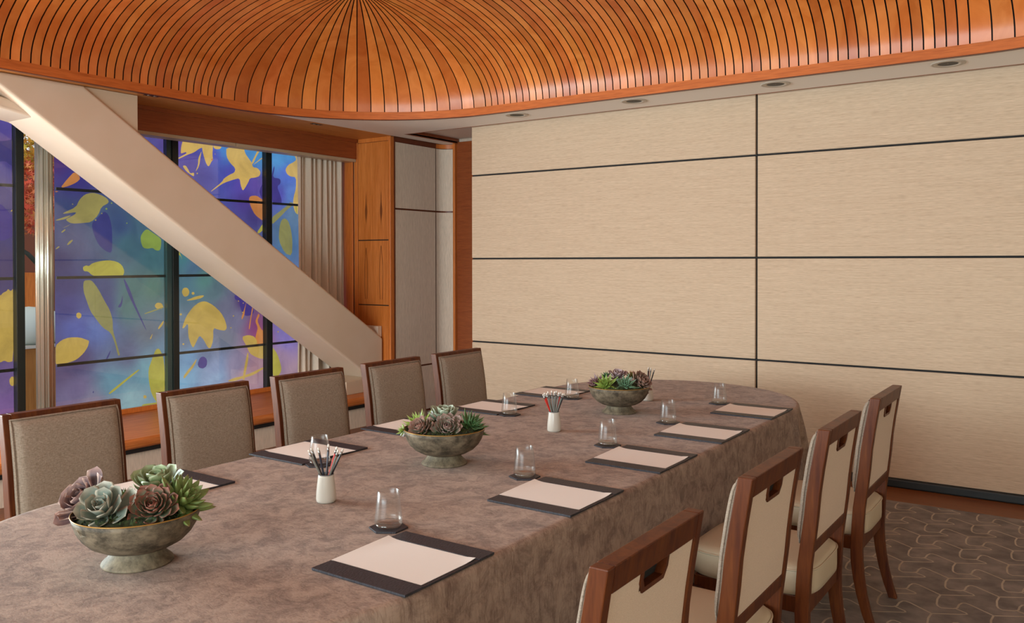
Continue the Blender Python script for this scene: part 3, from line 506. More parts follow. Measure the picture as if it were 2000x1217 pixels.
# figured veneer with dark knots (flame figures)
M_ven = wood('teak_veneer', 'bc6826', 'd68240', (40, 40, 1.6), .33, spec=.45)
M_knot = wood('veneer_figure', '6e3a18', '8a4a1e', (60, 60, 4), .35)
for (z0, z1, fig) in ((1.718, 2.662, [(-5.91, 1.84, 2.20, .034), (-5.71, 1.84, 2.20, .036)]), (1.088, 1.708, [(-5.915, 1.14, 1.64, .016), (-5.715, 1.14, 1.66, .018)]), (.285, 1.078, [])):
    v_ = MB().box((-6.017, cy_+.004, z0), (-5.617, cy_+.02, z1))
    for (fx, fa, fb, fw) in fig:
        N_ = 24; ptsL = []; ptsR = []
        for i in range(N_+1):
            t = i/N_; w = fw*.8*(math.sin(PI*t)**1.6)*(.72+.28*math.cos(2*PI*(t-.38)*1.6))
            ptsL.append((fx-w*.6, cy_+.0032, fa+(fb-fa)*t)); ptsR.append((fx+w*.6, cy_+.0032, fa+(fb-fa)*t))
        if fw > .019: v_.add(ptsL+ptsR, [(i, N_+1+i, N_+2+i, i+1) for i in range(N_)], 1)
        else:
            for sgn in (-1, 1):
                a_ = [(fx+sgn*fw*(.35+.9*math.sin(PI*(.15+.8*i/N_)))*(1-(i/N_)**6), cy_+.0032, fa+(fb-fa)*i/N_) for i in range(N_+1)]
                v_.add(a_+[(p[0]+.006, p[1], p[2]) for p in a_], [(i, N_+1+i, N_+2+i, i+1) for i in range(N_)], 1)
    part(v_, 'veneer_panel', [M_ven, M_knot], co)
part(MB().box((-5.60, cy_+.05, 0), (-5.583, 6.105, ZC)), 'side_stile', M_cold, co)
part(MB().box((-6.07, cy_+.05, 0), (-5.60, 6.14, ZC)), 'core', M_col, co)
part(MB().box((-6.45, 6.03, .285), (-6.072, 6.045, 2.6)).box((-6.10, 6.02, .285), (-6.072, 6.045, 2.512)), 'window_jamb', M_col, co, bevel=.003)
tag(co, 'tall orange teak column with figured veneer panels between the curtain and the alcove', 'column')
# ---------------------------------------------------------------- diagonal beam
bmz = empty('diagonal_beam', (-5.9, 5.9, .4))
up = lambda y: 2.447-.664*(y-3.508)
lo = lambda y: 2.248-.674*(y-3.125)
part(MB().prism([(2.447, 2.703), (5.87, .40), (6.033, .40), (6.033, up(6.033)), (3.12, 2.703)], -6.10, -5.68, 0), 'shaft', M_beam, bmz, bevel=.022, seg=4)
part(MB().prism([(1.4, 2.70), (1.4, 2.78), (3.0, 2.50), (3.05, 2.36), (2.82, 2.455)], -6.12, -5.76, 0), 'haunch', M_beam, bmz, bevel=.02, seg=3)
part(MB().box((-6.12, 5.52, .285), (-5.655, 6.03, .405)), 'foot_plate', M_paint, bmz, bevel=.004)
part(MB().box((-6.0, 5.98, .78), (-5.70, 6.035, .885)), 'cleat', M_beam, bmz, bevel=.003)
tag(bmz, 'huge cream painted beam slanting down across the window to the ledge', 'beam')
cs = MB().prism([(2.32, ZC-.003), (3.52, ZC-.003), (3.52, 2.25), (3.2, 2.36), (2.9, 2.54)], -6.3, -5.702, 0).build('trim_3', M_paint, kind='structure', bevel=.003)
# ---------------------------------------------------------------- window_1 : posts and panes
w1 = MB().box((-6.54, 2.3, .285), (-6.45, 6.03, .30)).build('window_1', M_mull, kind='structure')
for (ya, yb, g) in ((3.036, 3.093, 0), (4.303, 4.358, 1), (5.284, 5.352, 0)):
    p = MB().box((-6.52, ya, .30), (-6.46, yb, 2.76)); p.build('mullion', M_mull, w1, bevel=.002)
    if g: MB().box((-6.52, 4.255, .30), (-6.475, 4.300, 2.76)).build('glazing_fin', M_mullg, w1)
for (ya, yb) in ((2.3, 3.034), (3.32, 4.24), (4.368, 5.282), (5.354, 6.03)):
    MB().add([(-6.485, ya, .30), (-6.485, yb, .30), (-6.485, yb, 2.76), (-6.485, ya, 2.76)], [(0, 1, 2, 3)]).build('pane', M_pane, w1)
# painted glass screens standing just outside the panes
def smooth(pl, it=1):
    for _ in range(it):
        q = []
        for i in range(len(pl)):
            a, b = pl[i], pl[(i+1) % len(pl)]; q += [(a[0]*.78+b[0]*.22, a[1]*.78+b[1]*.22), (a[0]*.22+b[0]*.78, a[1]*.22+b[1]*.78)]
        pl = q
    return pl
def clip(pl, lo_, hi_):
    for side in (0, 1):
        out = []
        for i in range(len(pl)):
            a, b = pl[i], pl[(i+1) % len(pl)]
            ina = a[0] >= lo_ if side == 0 else a[0] <= hi_; inb = b[0] >= lo_ if side == 0 else b[0] <= hi_
            L = lo_ if side == 0 else hi_
            if ina: out.append(a)
            if ina != inb: t = (L-a[0])/(b[0]-a[0]); out.append((L, a[1]+(b[1]-a[1])*t))
        pl = out
        if not pl: return pl
    return pl
BGL = [(p[0], p[1], lin(p[2:5])) for p in BG]
def bgcol(y, z):
    w = 0; c = [0, 0, 0]
    for (a, b, k) in BGL:
        q = 1/(((a-y)**2+(b-z)**2)+.0012)**1.6; w += q; c[0] += k[0]*q; c[1] += k[1]*q; c[2] += k[2]*q
    return (c[0]/w, c[1]/w, c[2]/w, 1)
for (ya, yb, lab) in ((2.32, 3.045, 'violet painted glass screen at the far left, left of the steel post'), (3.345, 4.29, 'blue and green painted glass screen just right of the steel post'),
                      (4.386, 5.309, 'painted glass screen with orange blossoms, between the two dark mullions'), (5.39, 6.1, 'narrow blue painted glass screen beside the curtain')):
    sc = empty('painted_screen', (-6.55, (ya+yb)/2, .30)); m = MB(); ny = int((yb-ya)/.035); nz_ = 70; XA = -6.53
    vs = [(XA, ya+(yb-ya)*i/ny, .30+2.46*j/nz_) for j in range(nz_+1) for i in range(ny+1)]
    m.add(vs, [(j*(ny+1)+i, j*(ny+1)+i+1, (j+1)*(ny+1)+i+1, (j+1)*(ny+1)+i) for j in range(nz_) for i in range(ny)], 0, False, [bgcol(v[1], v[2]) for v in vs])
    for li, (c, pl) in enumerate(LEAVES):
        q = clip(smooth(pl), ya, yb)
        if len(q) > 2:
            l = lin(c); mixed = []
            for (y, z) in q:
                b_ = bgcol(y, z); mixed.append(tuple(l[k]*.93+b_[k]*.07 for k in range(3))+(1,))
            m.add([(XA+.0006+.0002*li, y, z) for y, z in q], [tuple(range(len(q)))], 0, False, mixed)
    part(m, 'glowing_painted_glass', M_art, sc)
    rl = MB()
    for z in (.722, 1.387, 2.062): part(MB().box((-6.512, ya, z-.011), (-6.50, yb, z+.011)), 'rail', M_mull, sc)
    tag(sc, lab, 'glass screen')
sp = empty('steel_post', (-6.44, 3.225, .285))
fl = [((.054+.004*math.cos(9*k*2*PI/180)+.003*math.cos(22*k*2*PI/180+1))*math.cos(k*2*PI/180)-6.36, (.054+.004*math.cos(9*k*2*PI/180)+.003*math.cos(22*k*2*PI/180+1))*math.sin(k*2*PI/180)+3.185) for k in range(180)]
part(MB().prism(fl, .292, 2.66, 2, 0, True), 'tube', M_steel, sp)
part(MB().lathe([(.085, 0), (.085, .008), (.07, .012)], (-6.36, 3.185, .286), 40), 'collar', M_steel, sp)
tag(sp, 'polished steel post standing on the ledge beside the narrow gap to the garden', 'post')
# ---------------------------------------------------------------- garden glimpse
def blob(mbx, c, r, n, size, cols, rnd, flat=.5):
    for _ in range(n):
        while True:
            q = [rnd.uniform(-1, 1) for _ in range(3)]
            if sum(t*t for t in q) < 1: break
        p = Vector((c[0]+q[0]*r[0], c[1]+q[1]*r[1], c[2]+q[2]*r[2])); cc = rnd.choice(cols)
        ax = Vector([rnd.gauss(0, 1) for _ in range(3)]).normalized(); u = ax.orthogonal().normalized(); v = ax.cross(u); s = size*rnd.uniform(.6, 1.3); vs = [p]
        for k in range(10):
            a = 2*PI*k/10; R = s if k % 2 == 0 else s*.3; vs.append(p+u*math.cos(a)*R+v*math.sin(a)*R)
        mbx.add(vs, [(0, 1+k, 1+(k+1) % 10) for k in range(10)], 0, False, cc)
rnd = random.Random(8)
tg = empty('maple_tree', (-9.85, 4.8, .0))
m = MB()
blob(m, (-9.85, 4.8, 2.92), (.55, .7, .42), 1500, .05, [lin('d9a636'), lin('e0b84a'), lin('c98a2c'), lin('b8b040')], rnd)
blob(m, (-9.85, 4.8, 2.24), (.55, .7, .45), 1700, .05, [lin('e0704a'), lin('d85a40'), lin('e89060'), lin('c0503a'), lin('d89050')], rnd)
part(m, 'foliage', M_vc, tg)
part(MB().tube([(-9.9, 5.02, 0), (-9.9, 4.97, .9), (-9.88, 4.95, 1.45), (-9.85, 4.9, 2.1)], [.05, .04, .035, .02]).tube([(-9.88, 4.95, 1.4), (-9.86, 4.75, 1.6), (-9.84, 4.5, 1.75)], [.03, .025, .015]), 'trunk', mat('dark_bark', '39403a', .9), tg)
tag(tg, 'red and yellow maple tree in the garden seen through the narrow gap', 'tree')
o = MB().box((-11.2, 3.4, 0), (-11.0, 7.4, 2.9)).build('garden_wall', mat('garden_wall_brown', '7a4632', .8)); tag(o, 'brown garden wall far behind the maple tree', 'wall')
o = MB().box((-10.6, 4.6, 0), (-10.3, 5.06, 1.38)).build('timber_screen', wood('orange_timber', 'c86a24', 'dd8438', (20, 20, 1.5), .6), bevel=.004); tag(o, 'orange timber box below the maple tree, seen through the gap', 'box')
pl_ = empty('wooden_planter', (-8.6, 4.3, 0))
part(MB().box((-8.9, 3.6, .10), (-8.3, 5.0, .69)), 'box', wood('planter_wood', 'a66a30', 'b9803f', (20, 20, 1.2), .6), pl_, bevel=.004)
part(MB().box((-8.93, 3.57, .69), (-8.27, 5.03, .72)).box((-8.93, 3.57, 0.0), (-8.27, 5.03, .10)), 'rim', mat('white_rim', 'd8d2c4', .6), pl_, bevel=.004)
tag(pl_, 'wooden planter box with a white rim standing outside the gap', 'planter')
m = MB(); m.lathe([(.001, 0), (.28, 0), (.36, .05), (.38, .14), (.30, .26), (.16, .33), (.001, .35)], (-8.6, 4.15, .722), 24, cap=False); o = m.build('pale_boulder', mat('pale_stone', 'c6cfc6', .7)); tag(o, 'pale rounded stone lying on the wooden planter outside', 'stone')
o = MB().box((-14, -6, -.1), (-6.75, 9, -.0)).build('garden_ground', mat('gravel', '9a9080', .9)); o.name = 'ground'; tag(o, 'grey garden paving outside the window', 'ground')
# ---------------------------------------------------------------- curtain
def curt(u, v):
    y = 5.43+.585*u; z = 2.56-2.27*v; ph = u*2*PI*9+.6*math.sin(u*9); amp = .030+.016*math.sin(u*23)
    if u < .2: amp *= .2+u*4
    x = -6.20+amp*math.sin(ph)*(.75+.25*v)+.012*math.sin(u*31+v*2.5)
    if v > .45: y -= 0.02*(v-.45)*(1-u)
    return (x, y+.008*math.sin(ph*.5+v*3), z)
cu = empty('curtain', (-6.28, 5.78, .29))
part(MB().grid(curt, 260, 24, 0), 'drape', M_curt, cu)
part(MB().grid(lambda u, v: (lambda p: (p[0]+.004, p[1], 2.564-.03*v))(curt(u, 0)), 260, 1, 0), 'heading', M_curt, cu)
tag(cu, 'taupe pleated curtain drawn to the right end of the window', 'curtain')
# ---------------------------------------------------------------- recessed lamps
lp = []
def downlight(loc, rad):
    t = empty('recessed_downlight', loc)
    MB().lathe([(rad, 0.0), (rad, -.004), (rad*.88, -.007), (rad*.84, -.004), (rad*.80, -.006), (rad*.60, -.003), (rad*.58, 0.004)], n=40, cap=False).build('trim_ring', M_ring, t)
    MB().lathe([(rad*.585, -.0028), (rad*.3, -.0022), (.002, -.002)], n=40, cap=False).build('well', M_hole, t)
    return t
dl = downlight((-3.938, 5.77, ZC), .098)
names = ['leftmost', 'second from left', 'third from left', 'rightmost']
tag(dl, 'round recessed downlight above the partition, the leftmost of four', 'ceiling light', 'downlights along the partition')
for i, x in enumerate((-2.88, -1.82, -.77)):
    dup(dl, (x, 5.775, ZC), 0, ['round recessed downlight above the partition, second from the left', 'round recessed downlight near the vertical wall seam, third from the left', 'largest round recessed downlight at the far right of the row'][i])
t = empty('twin_spotlight', (-5.63, 3.585, ZC-.001))
MB().box((-.022, -.055, -.002), (.022, .055, .001)).build('plate', M_hole, t)
for s_ in (-1, 1): MB().lathe([(.012, -.004), (.012, 0)], (0, .024*s_, 0), 12).build('lens', M_chrome, t)
tag(t, 'small twin spotlight in the timber soffit near the cream casing', 'ceiling light', 'twin spotlights in the timber soffit')
dup(t, (-5.63, 5.15, ZC-.001), 0, 'small twin spotlight in the timber soffit near the teak column')
# ================================================================ TABLE
TX = -2.0025; TR = .7225; TY0, TY1 = 1.49, 4.37
def stad(R, n=64, m_=60):
    pts = []
    for k in range(n+1):
        a = PI*k/n; pts.append((TX+R*math.cos(a), TY1+R*math.sin(a)))
    for k in range(1, m_): pts.append((TX-R, TY1+(TY0-TY1)*k/m_))
    for k in range(n+1):
        a = PI+PI*k/n; pts.append((TX+R*math.cos(a), TY0+R*math.sin(a)))
    for k in range(1, m_): pts.append((TX+R, TY0+(TY1-TY0)*k/m_))
    return pts
tb = empty('conference_table', (TX, 2.93, 0))
part(MB().prism(stad(TR-.02), .70, .742, 2), 'tabletop', M_col, tb)
for y in (1.7, 2.93, 4.16): part(MB().box((TX-.25, y-.1, .0065), (TX+.25, y+.1, .70)), 'pedestal', M_cold, tb)
tag(tb, 'long racetrack shaped table hidden beneath the taupe velvet cloth', 'table')
m = MB(); base = stad(TR); nb = len(base); rings = []
def cl_ring(off, z, fold):
    out = []; s = 0
    for i, (x, y) in enumerate(base):
        cyy = TY1 if y > TY1 else (TY0 if y < TY0 else y); dx, dy = x-TX, y-cyy; d = math.hypot(dx, dy); dx /= d; dy /= d
        a = math.atan2(dy, dx); bend = 0
        if y > TY1-.15 or y < TY0+.15:
            e = min(1, max(0, (y-(TY1-.15))/.3 if y > 3 else ((TY0+.15)-y)/.3))
            bend = e*(.030*math.sin(a*26)+.016*math.sin(a*41+1))
        else: bend = .003*math.sin(y*9)
        k = off+fold*(bend+(.02 if y > TY1 or y < TY0 else .0)); out.append((x+dx*k, y+dy*k, z))
    return out
for (off, z, fo) in ((-.5, .7499, 0), (-.2, .7499, 0), (-.03, .75, 0), (-.018, .7499, 0), (-.009, .7475, 0), (-.003, .742, 0), (0, .733, 0), (.001, .72, .02), (.002, .68, .2), (.003, .62, .45), (.004, .54, .7), (.005, .40, .9), (.006, .25, 1.1), (.008, .10, 1.25), (.009, .012, 1.3)):
    rings.append(cl_ring(off, z, fo))
vs = [p for r_ in rings for p in r_]; K = len(rings)
m.add(vs, [(j*nb+i, (j+1)*nb+i, (j+1)*nb+(i+1) % nb, j*nb+(i+1) % nb) for j in range(K-1) for i in range(nb)]+[tuple(range(nb))], 0, True)
o = m.build('tablecloth', M_cloth, recalc=True); tag(o, 'taupe mottled velvet cloth draped over the long table to the floor', 'tablecloth')
# ================================================================ CHAIRS (facing -x at rotation 0, origin on the floor)
REAR = [(.955, .278), (.90, .287), (.82, .300), (.74, .305+.006), (.66, .318), (.584, .327), (.50, .338), (.43, .343), (.379, .345), (.33, .347), (.277, .346), (.21, .340), (.146, .330), (.07, .312), (.006, .292)]
def rear_x(z):
    for (a, xa), (b, xb) in zip(REAR, REAR[1:]):
        if b <= z <= a: return (xb+(xa-xb)*(z-b)/(a-b))*1. 
    return REAR[-1][1]
RX = lambda z: (1-.0)-(.0) and 0
# REAR holds distance from the origin plane: world x = -1.0 + (.60 - v)
def bx(z): return .555-rear_x(z)       # rear face x in chair space
def thick(z): return .040+.006*min(1, max(0, (.955-z)/.4)) if z > .28 else .046-.012*(.28-z)/.28
HW = .225
def make_chair():
    t = empty('dining_chair')
    zs = [.955, .90, .82, .74, .66, .584, .50, .43, .379, .33, .277, .21, .146, .07, .0066]
    for s_ in (-1, 1):
        m = MB(); vs = []
        for z in zs:
            x1 = bx(z); x0 = x1-thick(z); zz = z if z > .01 else z
            w = .030 if z > .4 else .030+.0*(.4-z)
            ya, yb = (HW-w)*s_, HW*s_
            if z < .35: yb = (HW-.004*(.35-z)/.35)*s_
            for (x, y) in ((x0, ya), (x1, ya), (x1, yb), (x0, yb)): vs.append((x, y, zz))
        n = len(zs)
        # top of the stile is the mitre with the rail
        fs = [(4*i+k, 4*i+(k+1) % 4, 4*(i+1)+(k+1) % 4, 4*(i+1)+k) for i in range(n-1) for k in range(4)]+[(0, 1, 2, 3), (4*n-4, 4*n-1, 4*n-2, 4*n-3)]
        for i, z in enumerate(zs[:2]):
            pass
        zs2 = zs
        fs = [(4*i+k, 4*i+(k+1) % 4, 4*(i+1)+(k+1) % 4, 4*(i+1)+k) for i in range(n-1) for k in range(4)]+[(0, 1, 2, 3), (4*n-4, 4*n-1, 4*n-2, 4*n-3)]
        m.add(vs, fs); m.build('rear_leg', M_chair, t, bevel=.003, recalc=True)
    m = MB(); x1, x2 = bx(.955), bx(.90)
    m.prism([(x1-.040, .955), (x1, .955), (x2, .9), (x2-.0408, .9)], -HW+.0302, HW-.0302, 1); m.build('top_rail', M_chair, t, bevel=.002, recalc=True)
    m = MB(); a, b = bx(.575), bx(.535); m.prism([(a-.030, .575), (a-.002, .575), (b-.002, .535), (b-.030, .535)], -HW+.03, HW-.03, 1); m.build('lower_rail', M_chair, t, bevel=.002, recalc=True)
    # fabric back panel with the hand grip cut out of it
    def quad(mb_, ya, yb, za, zb, d0=-.006, d1=-.016):
        A_, B_ = bx(za), bx(zb)
        mb_.add([(A_+d0, ya, za), (A_+d0, yb, za), (B_+d0, yb, zb), (B_+d0, ya, zb), (A_+d1, ya, za), (A_+d1, yb, za), (B_+d1, yb, zb), (B_+d1, ya, zb)],
                [(0, 1, 2, 3), (7, 6, 5, 4), (0, 4, 5, 1), (1, 5, 6, 2), (2, 6, 7, 3), (3, 7, 4, 0)])
    m = MB(); w = HW-.030; h = .060
    for k in range(4):
        z0_ = .575+(.858-.575)*k/4; z1_ = .575+(.858-.575)*(k+1)/4; quad(m, -w, w, z0_, z1_)
    quad(m, -w, -h, .858, .905); quad(m, h, w, .858, .905)
    m.build('back_panel', M_chback, t, recalc=True)
    m = MB()      # hand grip: timber lip with chamfered lower corners and dark recess
    outer_ = [(-.064, .905), (-.064, .876), (-.050, .853), (.050, .853), (.064, .876), (.064, .905)]; inner_ = [(-.053, .905), (-.053, .882), (-.043, .864), (.043, .864), (.053, .882), (.053, .905)]
    for i in range(5):
        q = [outer_[i], outer_[i+1], inner_[i+1], inner_[i]]
        vv = [(bx(z)-.002, y, z) for y, z in q]+[(bx(z)-.022, y, z) for y, z in q]
        m.add(vv, [(0, 1, 2, 3), (7, 6, 5, 4), (0, 4, 5, 1), (1, 5, 6, 2), (2, 6, 7, 3), (3, 7, 4, 0)])
    m.add([(bx(z)-.0215, y, z) for y, z in inner_], [tuple(range(6))], 1)
    m.build('hand_grip', [M_chair, M_black], t, recalc=True)
    # front upholstery
    def cush(u, v):
        U, V = 2*u-1, 2*v-1; y = U*.205; z = .562+(.937-.562)*v; d = .032*((1-abs(U)**7)*(1-abs(V)**8))**.35
        xf = bx(z)-thick(z); return (xf-d-.001, y, z)
    back = MB().grid(cush, 24, 24, 0, True)
    per = [cush(k/20, 0) for k in range(21)]+[cush(1, k/20) for k in range(1, 21)]+[cush(1-k/20, 1) for k in range(1, 21)]+[cush(0, 1-k/20) for k in range(1, 20)]
    back.add([p for p in per]+[(p[0]+.010, p[1], p[2]) for p in per], [(i, (i+1) % 80, 80+(i+1) % 80, 80+i) for i in range(80)], 0, True)
    bk = back.build('back_cushion', M_chfab, t, recalc=True)
    def cuo(u, v): p = cush(.004+.992*u, .004+.992*v); return (p[0]-.0008, p[1], p[2])
    N_ = 20; pp = []
    for k in range(N_): pp.append(cuo(k/N_, 0))
    for k in range(N_): pp.append(cuo(1, k/N_))
    for k in range(N_): pp.append(cuo(1-k/N_, 1))
    for k in range(N_): pp.append(cuo(0, 1-k/N_))
    MB().tube(pp, .0028, 6, closed=True).build('piping', M_chfab, bk)
    # seat
    def seat(u, v):      # closed loop section swept in height
        a = 2*PI*u; ex = 5; cx, cy = math.cos(a), math.sin(a)
        rx = abs(cx)**(2/ex)*(1 if cx >= 0 else -1); ry = abs(cy)**(2/ex)*(1 if cy >= 0 else -1)
        prof_ = [(.96, .378), (.995, .385), (1.0, .40), (1.0, .455), (.985, .468), (.95, .477), (.8, .483), (.5, .487), (.01, .489)]
        f, z = prof_[round(v*8)]; return (-.010+.2275*f*rx, .207*f*ry, z)
    st = MB().grid(seat, 72, 8, 0, True, closeu=True).add([seat(k/72, 0) for k in range(72)], [tuple(range(72))[::-1]]).build('seat', M_seat, t, recalc=True)
    MB().tube([(lambda p: (p[0]*1.0, p[1], .464))(seat(k/72, .375)) for k in range(72)], .003, 6, closed=True).build('piping', M_seat, st)
    MB().box((-.205, -.195, .320), (.200, .195, .378)).build('seat_frame', M_chair, t, bevel=.003)
    for s_ in (-1, 1):
        MB().prism([(-.212, .34), (-.172, .34), (-.178, .0066), (-.206, .0066)], (.168)*s_, .204*s_, 1).build('front_leg', M_leg, t, bevel=.003, recalc=True)
    return t
ch = make_chair()
ch.location = (-1.0, 1.573, 0)
tag(ch, 'mahogany framed chair on the right side, nearest the camera', 'chair', 'chairs along the right side of the table')
for y, lab in ((2.343, 'second nearest mahogany chair on the right side, overlapping the front one'), (3.092, 'third mahogany chair from the camera on the right side'), (3.865, 'farthest mahogany chair on the right side, standing before the partition')):
    dup(ch, (-1.0, y, 0), 0, lab)
for i, (y, lab) in enumerate(((1.70, 'linen backed chair at the far left of the picture, behind the nearest bowl'), (2.33, 'linen backed chair second from the left, in front of the window'), (2.93, 'middle linen backed chair of the left row, beside the curtain'),
               (3.54, 'linen backed chair in front of the foot of the slanting beam'), (4.13, 'linen backed chair at the right end of the left row, by the alcove'))):
    dup(ch, (-3.015, y, 0), PI, lab, 'chairs along the left side of the table')
# ================================================================ TABLE SETTING
ZT = .7502
def make_pad():
    t = empty('desk_pad')
    MB().box((-.153, -.1725, 0), (.153, .1725, .005)).build('board', M_leather, t, bevel=.0015)
    for s_ in (-1, 1): MB().box((-.153, .108*s_, .005), (.153, .1725*s_, .0066)).build('end_band', M_leather, t, bevel=.0005)
    return t
def make_paper():
    def fn(u, v):
        x = -.151+.297*u; y = -.105+.21*v; lift = .006*max(0, 1-u*7)**2*v+.004*max(0, u-.9)*10*max(0, v-.85)*6
        return (x, y, lift)
    m = MB().grid(fn, 20, 10, 0, True); m.grid(lambda u, v: (lambda p: (p[0], p[1], p[2]-.0008))(fn(u, v)), 20, 10, 0, True, True)
    return m.build('paper_sheet', M_paper)
def make_coaster():
    return MB().prism([(.056*math.cos(k*PI/3+math.radians(34)), .056*math.sin(k*PI/3+math.radians(34))) for k in range(6)], 0, .005, 2).build('coaster', M_leather, bevel=.001)
def make_glass():
    t = empty('drinking_glass')
    MB().lathe([(.030, .004), (.0365, .006), (.0395, .014), (.0385, .03), (.0342, .07), (.0302, .103), (.0295, .1035), (.0290, .103), (.0330, .07), (.0372, .03), (.0378, .018), (.030, .010), (.001, .009)], n=48, cap=False).build('tumbler', M_glass, t)
    MB().lathe([(.001, .0004), (.029, .0), (.0355, .003), (.0385, .009), (.036, .013), (.0300, .011), (.012, .0075), (.001, .007)], n=48, cap=False).build('base', M_base, t)
    return t
RP = [1.607, 2.335, 2.957, 3.555, 4.203]; LP = [1.683, 2.325, 2.938, 3.565, 4.155]
RG = [1.785, 2.480, 3.092, 3.685, 4.336]; LG_ = [1.555, 2.200, 2.815, 3.440, 4.045]
ordr = ['nearest', 'second nearest', 'middle', 'second farthest', 'farthest']
pad = make_pad(); paper = make_paper(); coast = make_coaster(); gl = make_glass(); first = True
def setdown(o, loc, rz, first):
    if first: o.location = loc; o.rotation_euler = (0, 0, rz); return o
    return dup(o, loc, rz)
for side, xs, ys, gys, gx in (('right', -1.4395, RP, RG, -1.662), ('left', -2.590, LP, LG_, -2.395)):
    for i in range(5):
        rz = 0 if side == 'right' else PI
        bes = ('nearest the camera' if i == 0 else ordr[i]+' of five') 
        p = setdown(pad, (xs, ys[i], ZT), rz, first); tag(p, f'dark leather desk pad on the {side} edge of the table, {bes}', 'desk pad', f'desk pads on the {side} side')
        q = setdown(paper, (xs-.003 if side == 'right' else xs+.003, ys[i], ZT+.0062), rz, first); tag(q, f'blank white sheet on the {side} side desk pad {bes}', 'paper', f'sheets on the {side} side desk pads')
        c = setdown(coast, (gx, gys[i], ZT), 0, first); tag(c, f'dark hexagonal coaster by the {side} row of desk pads, {bes}', 'coaster', f'coasters on the {side} side')
        g = setdown(gl, (gx, gys[i], ZT+.0052), 0, first); tag(g, f'empty glass tumbler on the {side} row of coasters, {bes}', 'glass', f'tumblers on the {side} side')
        first = False
# ---- pencil cups
CUPS = [(-2.011, 1.874), (-2.003, 3.226), (-2.023, 4.221)]
cupn = ['nearest white ceramic pencil cup, between the two nearest bowls', 'middle white ceramic pencil cup, holding the most pencils', 'farthest white ceramic pencil cup, half hidden behind the far bowl']
cup = empty('pencil_cup')
MB().lathe([(.001, 0), (.027, 0), (.0305, .004), (.0312, .012), (.0305, .03), (.0280, .055), (.0250, .080), (.0243, .0868), (.0225, .0870), (.0225, .084), (.026, .05), (.028, .012), (.001, .008)], n=40, cap=False).build('body', M_cer, cup)
MB().tube([(.0234*math.cos(2*PI*k/32), .0234*math.sin(2*PI*k/32), .0868) for k in range(32)], .0017, 6, closed=True).build('rim', M_cerr, cup)
for i, (x, y) in enumerate(CUPS):
    if i == 0: cup.location = (x, y, ZT); tag(cup, cupn[0], 'pencil cup', 'pencil cups')
    else: dup(cup, (x, y, ZT), 0, cupn[i])
def make_pencil(col):
    t = empty('pencil')
    MB().lathe([(.0008, 0), (.0034, .012), (.0034, .145)], n=8, smooth=False).build('barrel', mat('pencil_'+col, col, .35, spec=.5), t)
    MB().lathe([(.0036, .145), (.0036, .158)], n=10).build('ferrule', M_chrome, t)
    MB().lathe([(.0033, .158), (.0033, .166), (.002, .168)], n=10).build('eraser', mat('eraser_'+col, 'd8cfc4', .7), t)
    return t
PC = {'red': 'c22c20', 'black': '242428', 'grey': '77766f', 'navy': '2c303c'}
proto = {}
RV = Vector((.8226, .5686, 0)); VV = Vector((-.5686, .8226, 0))
def put_pencil(ci, colr, side, dep, label, h=0.0):
    """side: lean along the camera's right (metres at the tip), dep: lean away"""
    tip = RV*side+VV*dep; foot = -tip*.28; foot.z = .012; top = tip*1.0; top.z = .012+.165+h
    d = (top-foot).normalized(); q = Vector((0, 0, 1)).rotation_difference(d)
    if colr not in proto: o = proto[colr] = make_pencil(PC[colr])
    else:
        o = dup(proto[colr], (0, 0, 0), 0)
    o.rotation_mode = 'QUATERNION'; o.rotation_quaternion = q; o.location = Vector((CUPS[ci][0], CUPS[ci][1], ZT))+foot
    tag(o, label, 'pencil', ['pencils in the nearest cup', 'pencils in the middle cup', 'pencils in the far cup'][ci])
put_pencil(0, 'grey', -.062, .0, 'grey pencil leaning furthest left in the nearest cup')
put_pencil(0, 'black', -.050, .01, 'black pencil beside the left leaning grey one in the nearest cup', -.008)
put_pencil(0, 'navy', -.016, -.02, 'short dark pencil standing near the centre of the nearest cup', -.02)
put_pencil(0, 'navy', .002, .03, 'upright dark pencil at the back of the nearest cup', 0)
put_pencil(0, 'red', .036, .0, 'only red pencil in the nearest cup')
put_pencil(0, 'grey', .046, -.02, 'grey pencil just right of the red one in the nearest cup')
put_pencil(0, 'black', .058, .015, 'black pencil leaning furthest right in the nearest cup')
put_pencil(1, 'red', -.055, -.01, 'red pencil leaning furthest left in the middle cup')
put_pencil(1, 'red', -.046, .012, 'second red pencil from the left in the middle cup')
for s_, d_, w_ in ((-.036, -.02, 'leftmost'), (-.028, .015, 'second from left'), (-.010, .02, 'third from left'), (.002, -.012, 'fourth from left'), (.012, .02, 'fifth from left'), (.022, -.018, 'sixth from left')):
    put_pencil(1, 'grey', s_, d_, w_+' of the grey pencils bunched in the middle cup')
put_pencil(1, 'red', .034, .022, 'dark topped red pencil at the back right of the middle cup')
put_pencil(1, 'grey', .040, -.015, 'rightmost grey pencil in the middle cup')
put_pencil(1, 'black', .050, .0, 'black pencil leaning furthest right in the middle cup')
put_pencil(2, 'black', .004, 0, 'black pencil left of the red ones in the far cup', .006)
put_pencil(2, 'red', .010, .015, 'taller red pencil in the far cup', .012)
put_pencil(2, 'grey', .018, -.01, 'grey pencil beside the red one in the far cup', .008)
put_pencil(2, 'black', .040, 0, 'black pencil leaning right in the far cup')
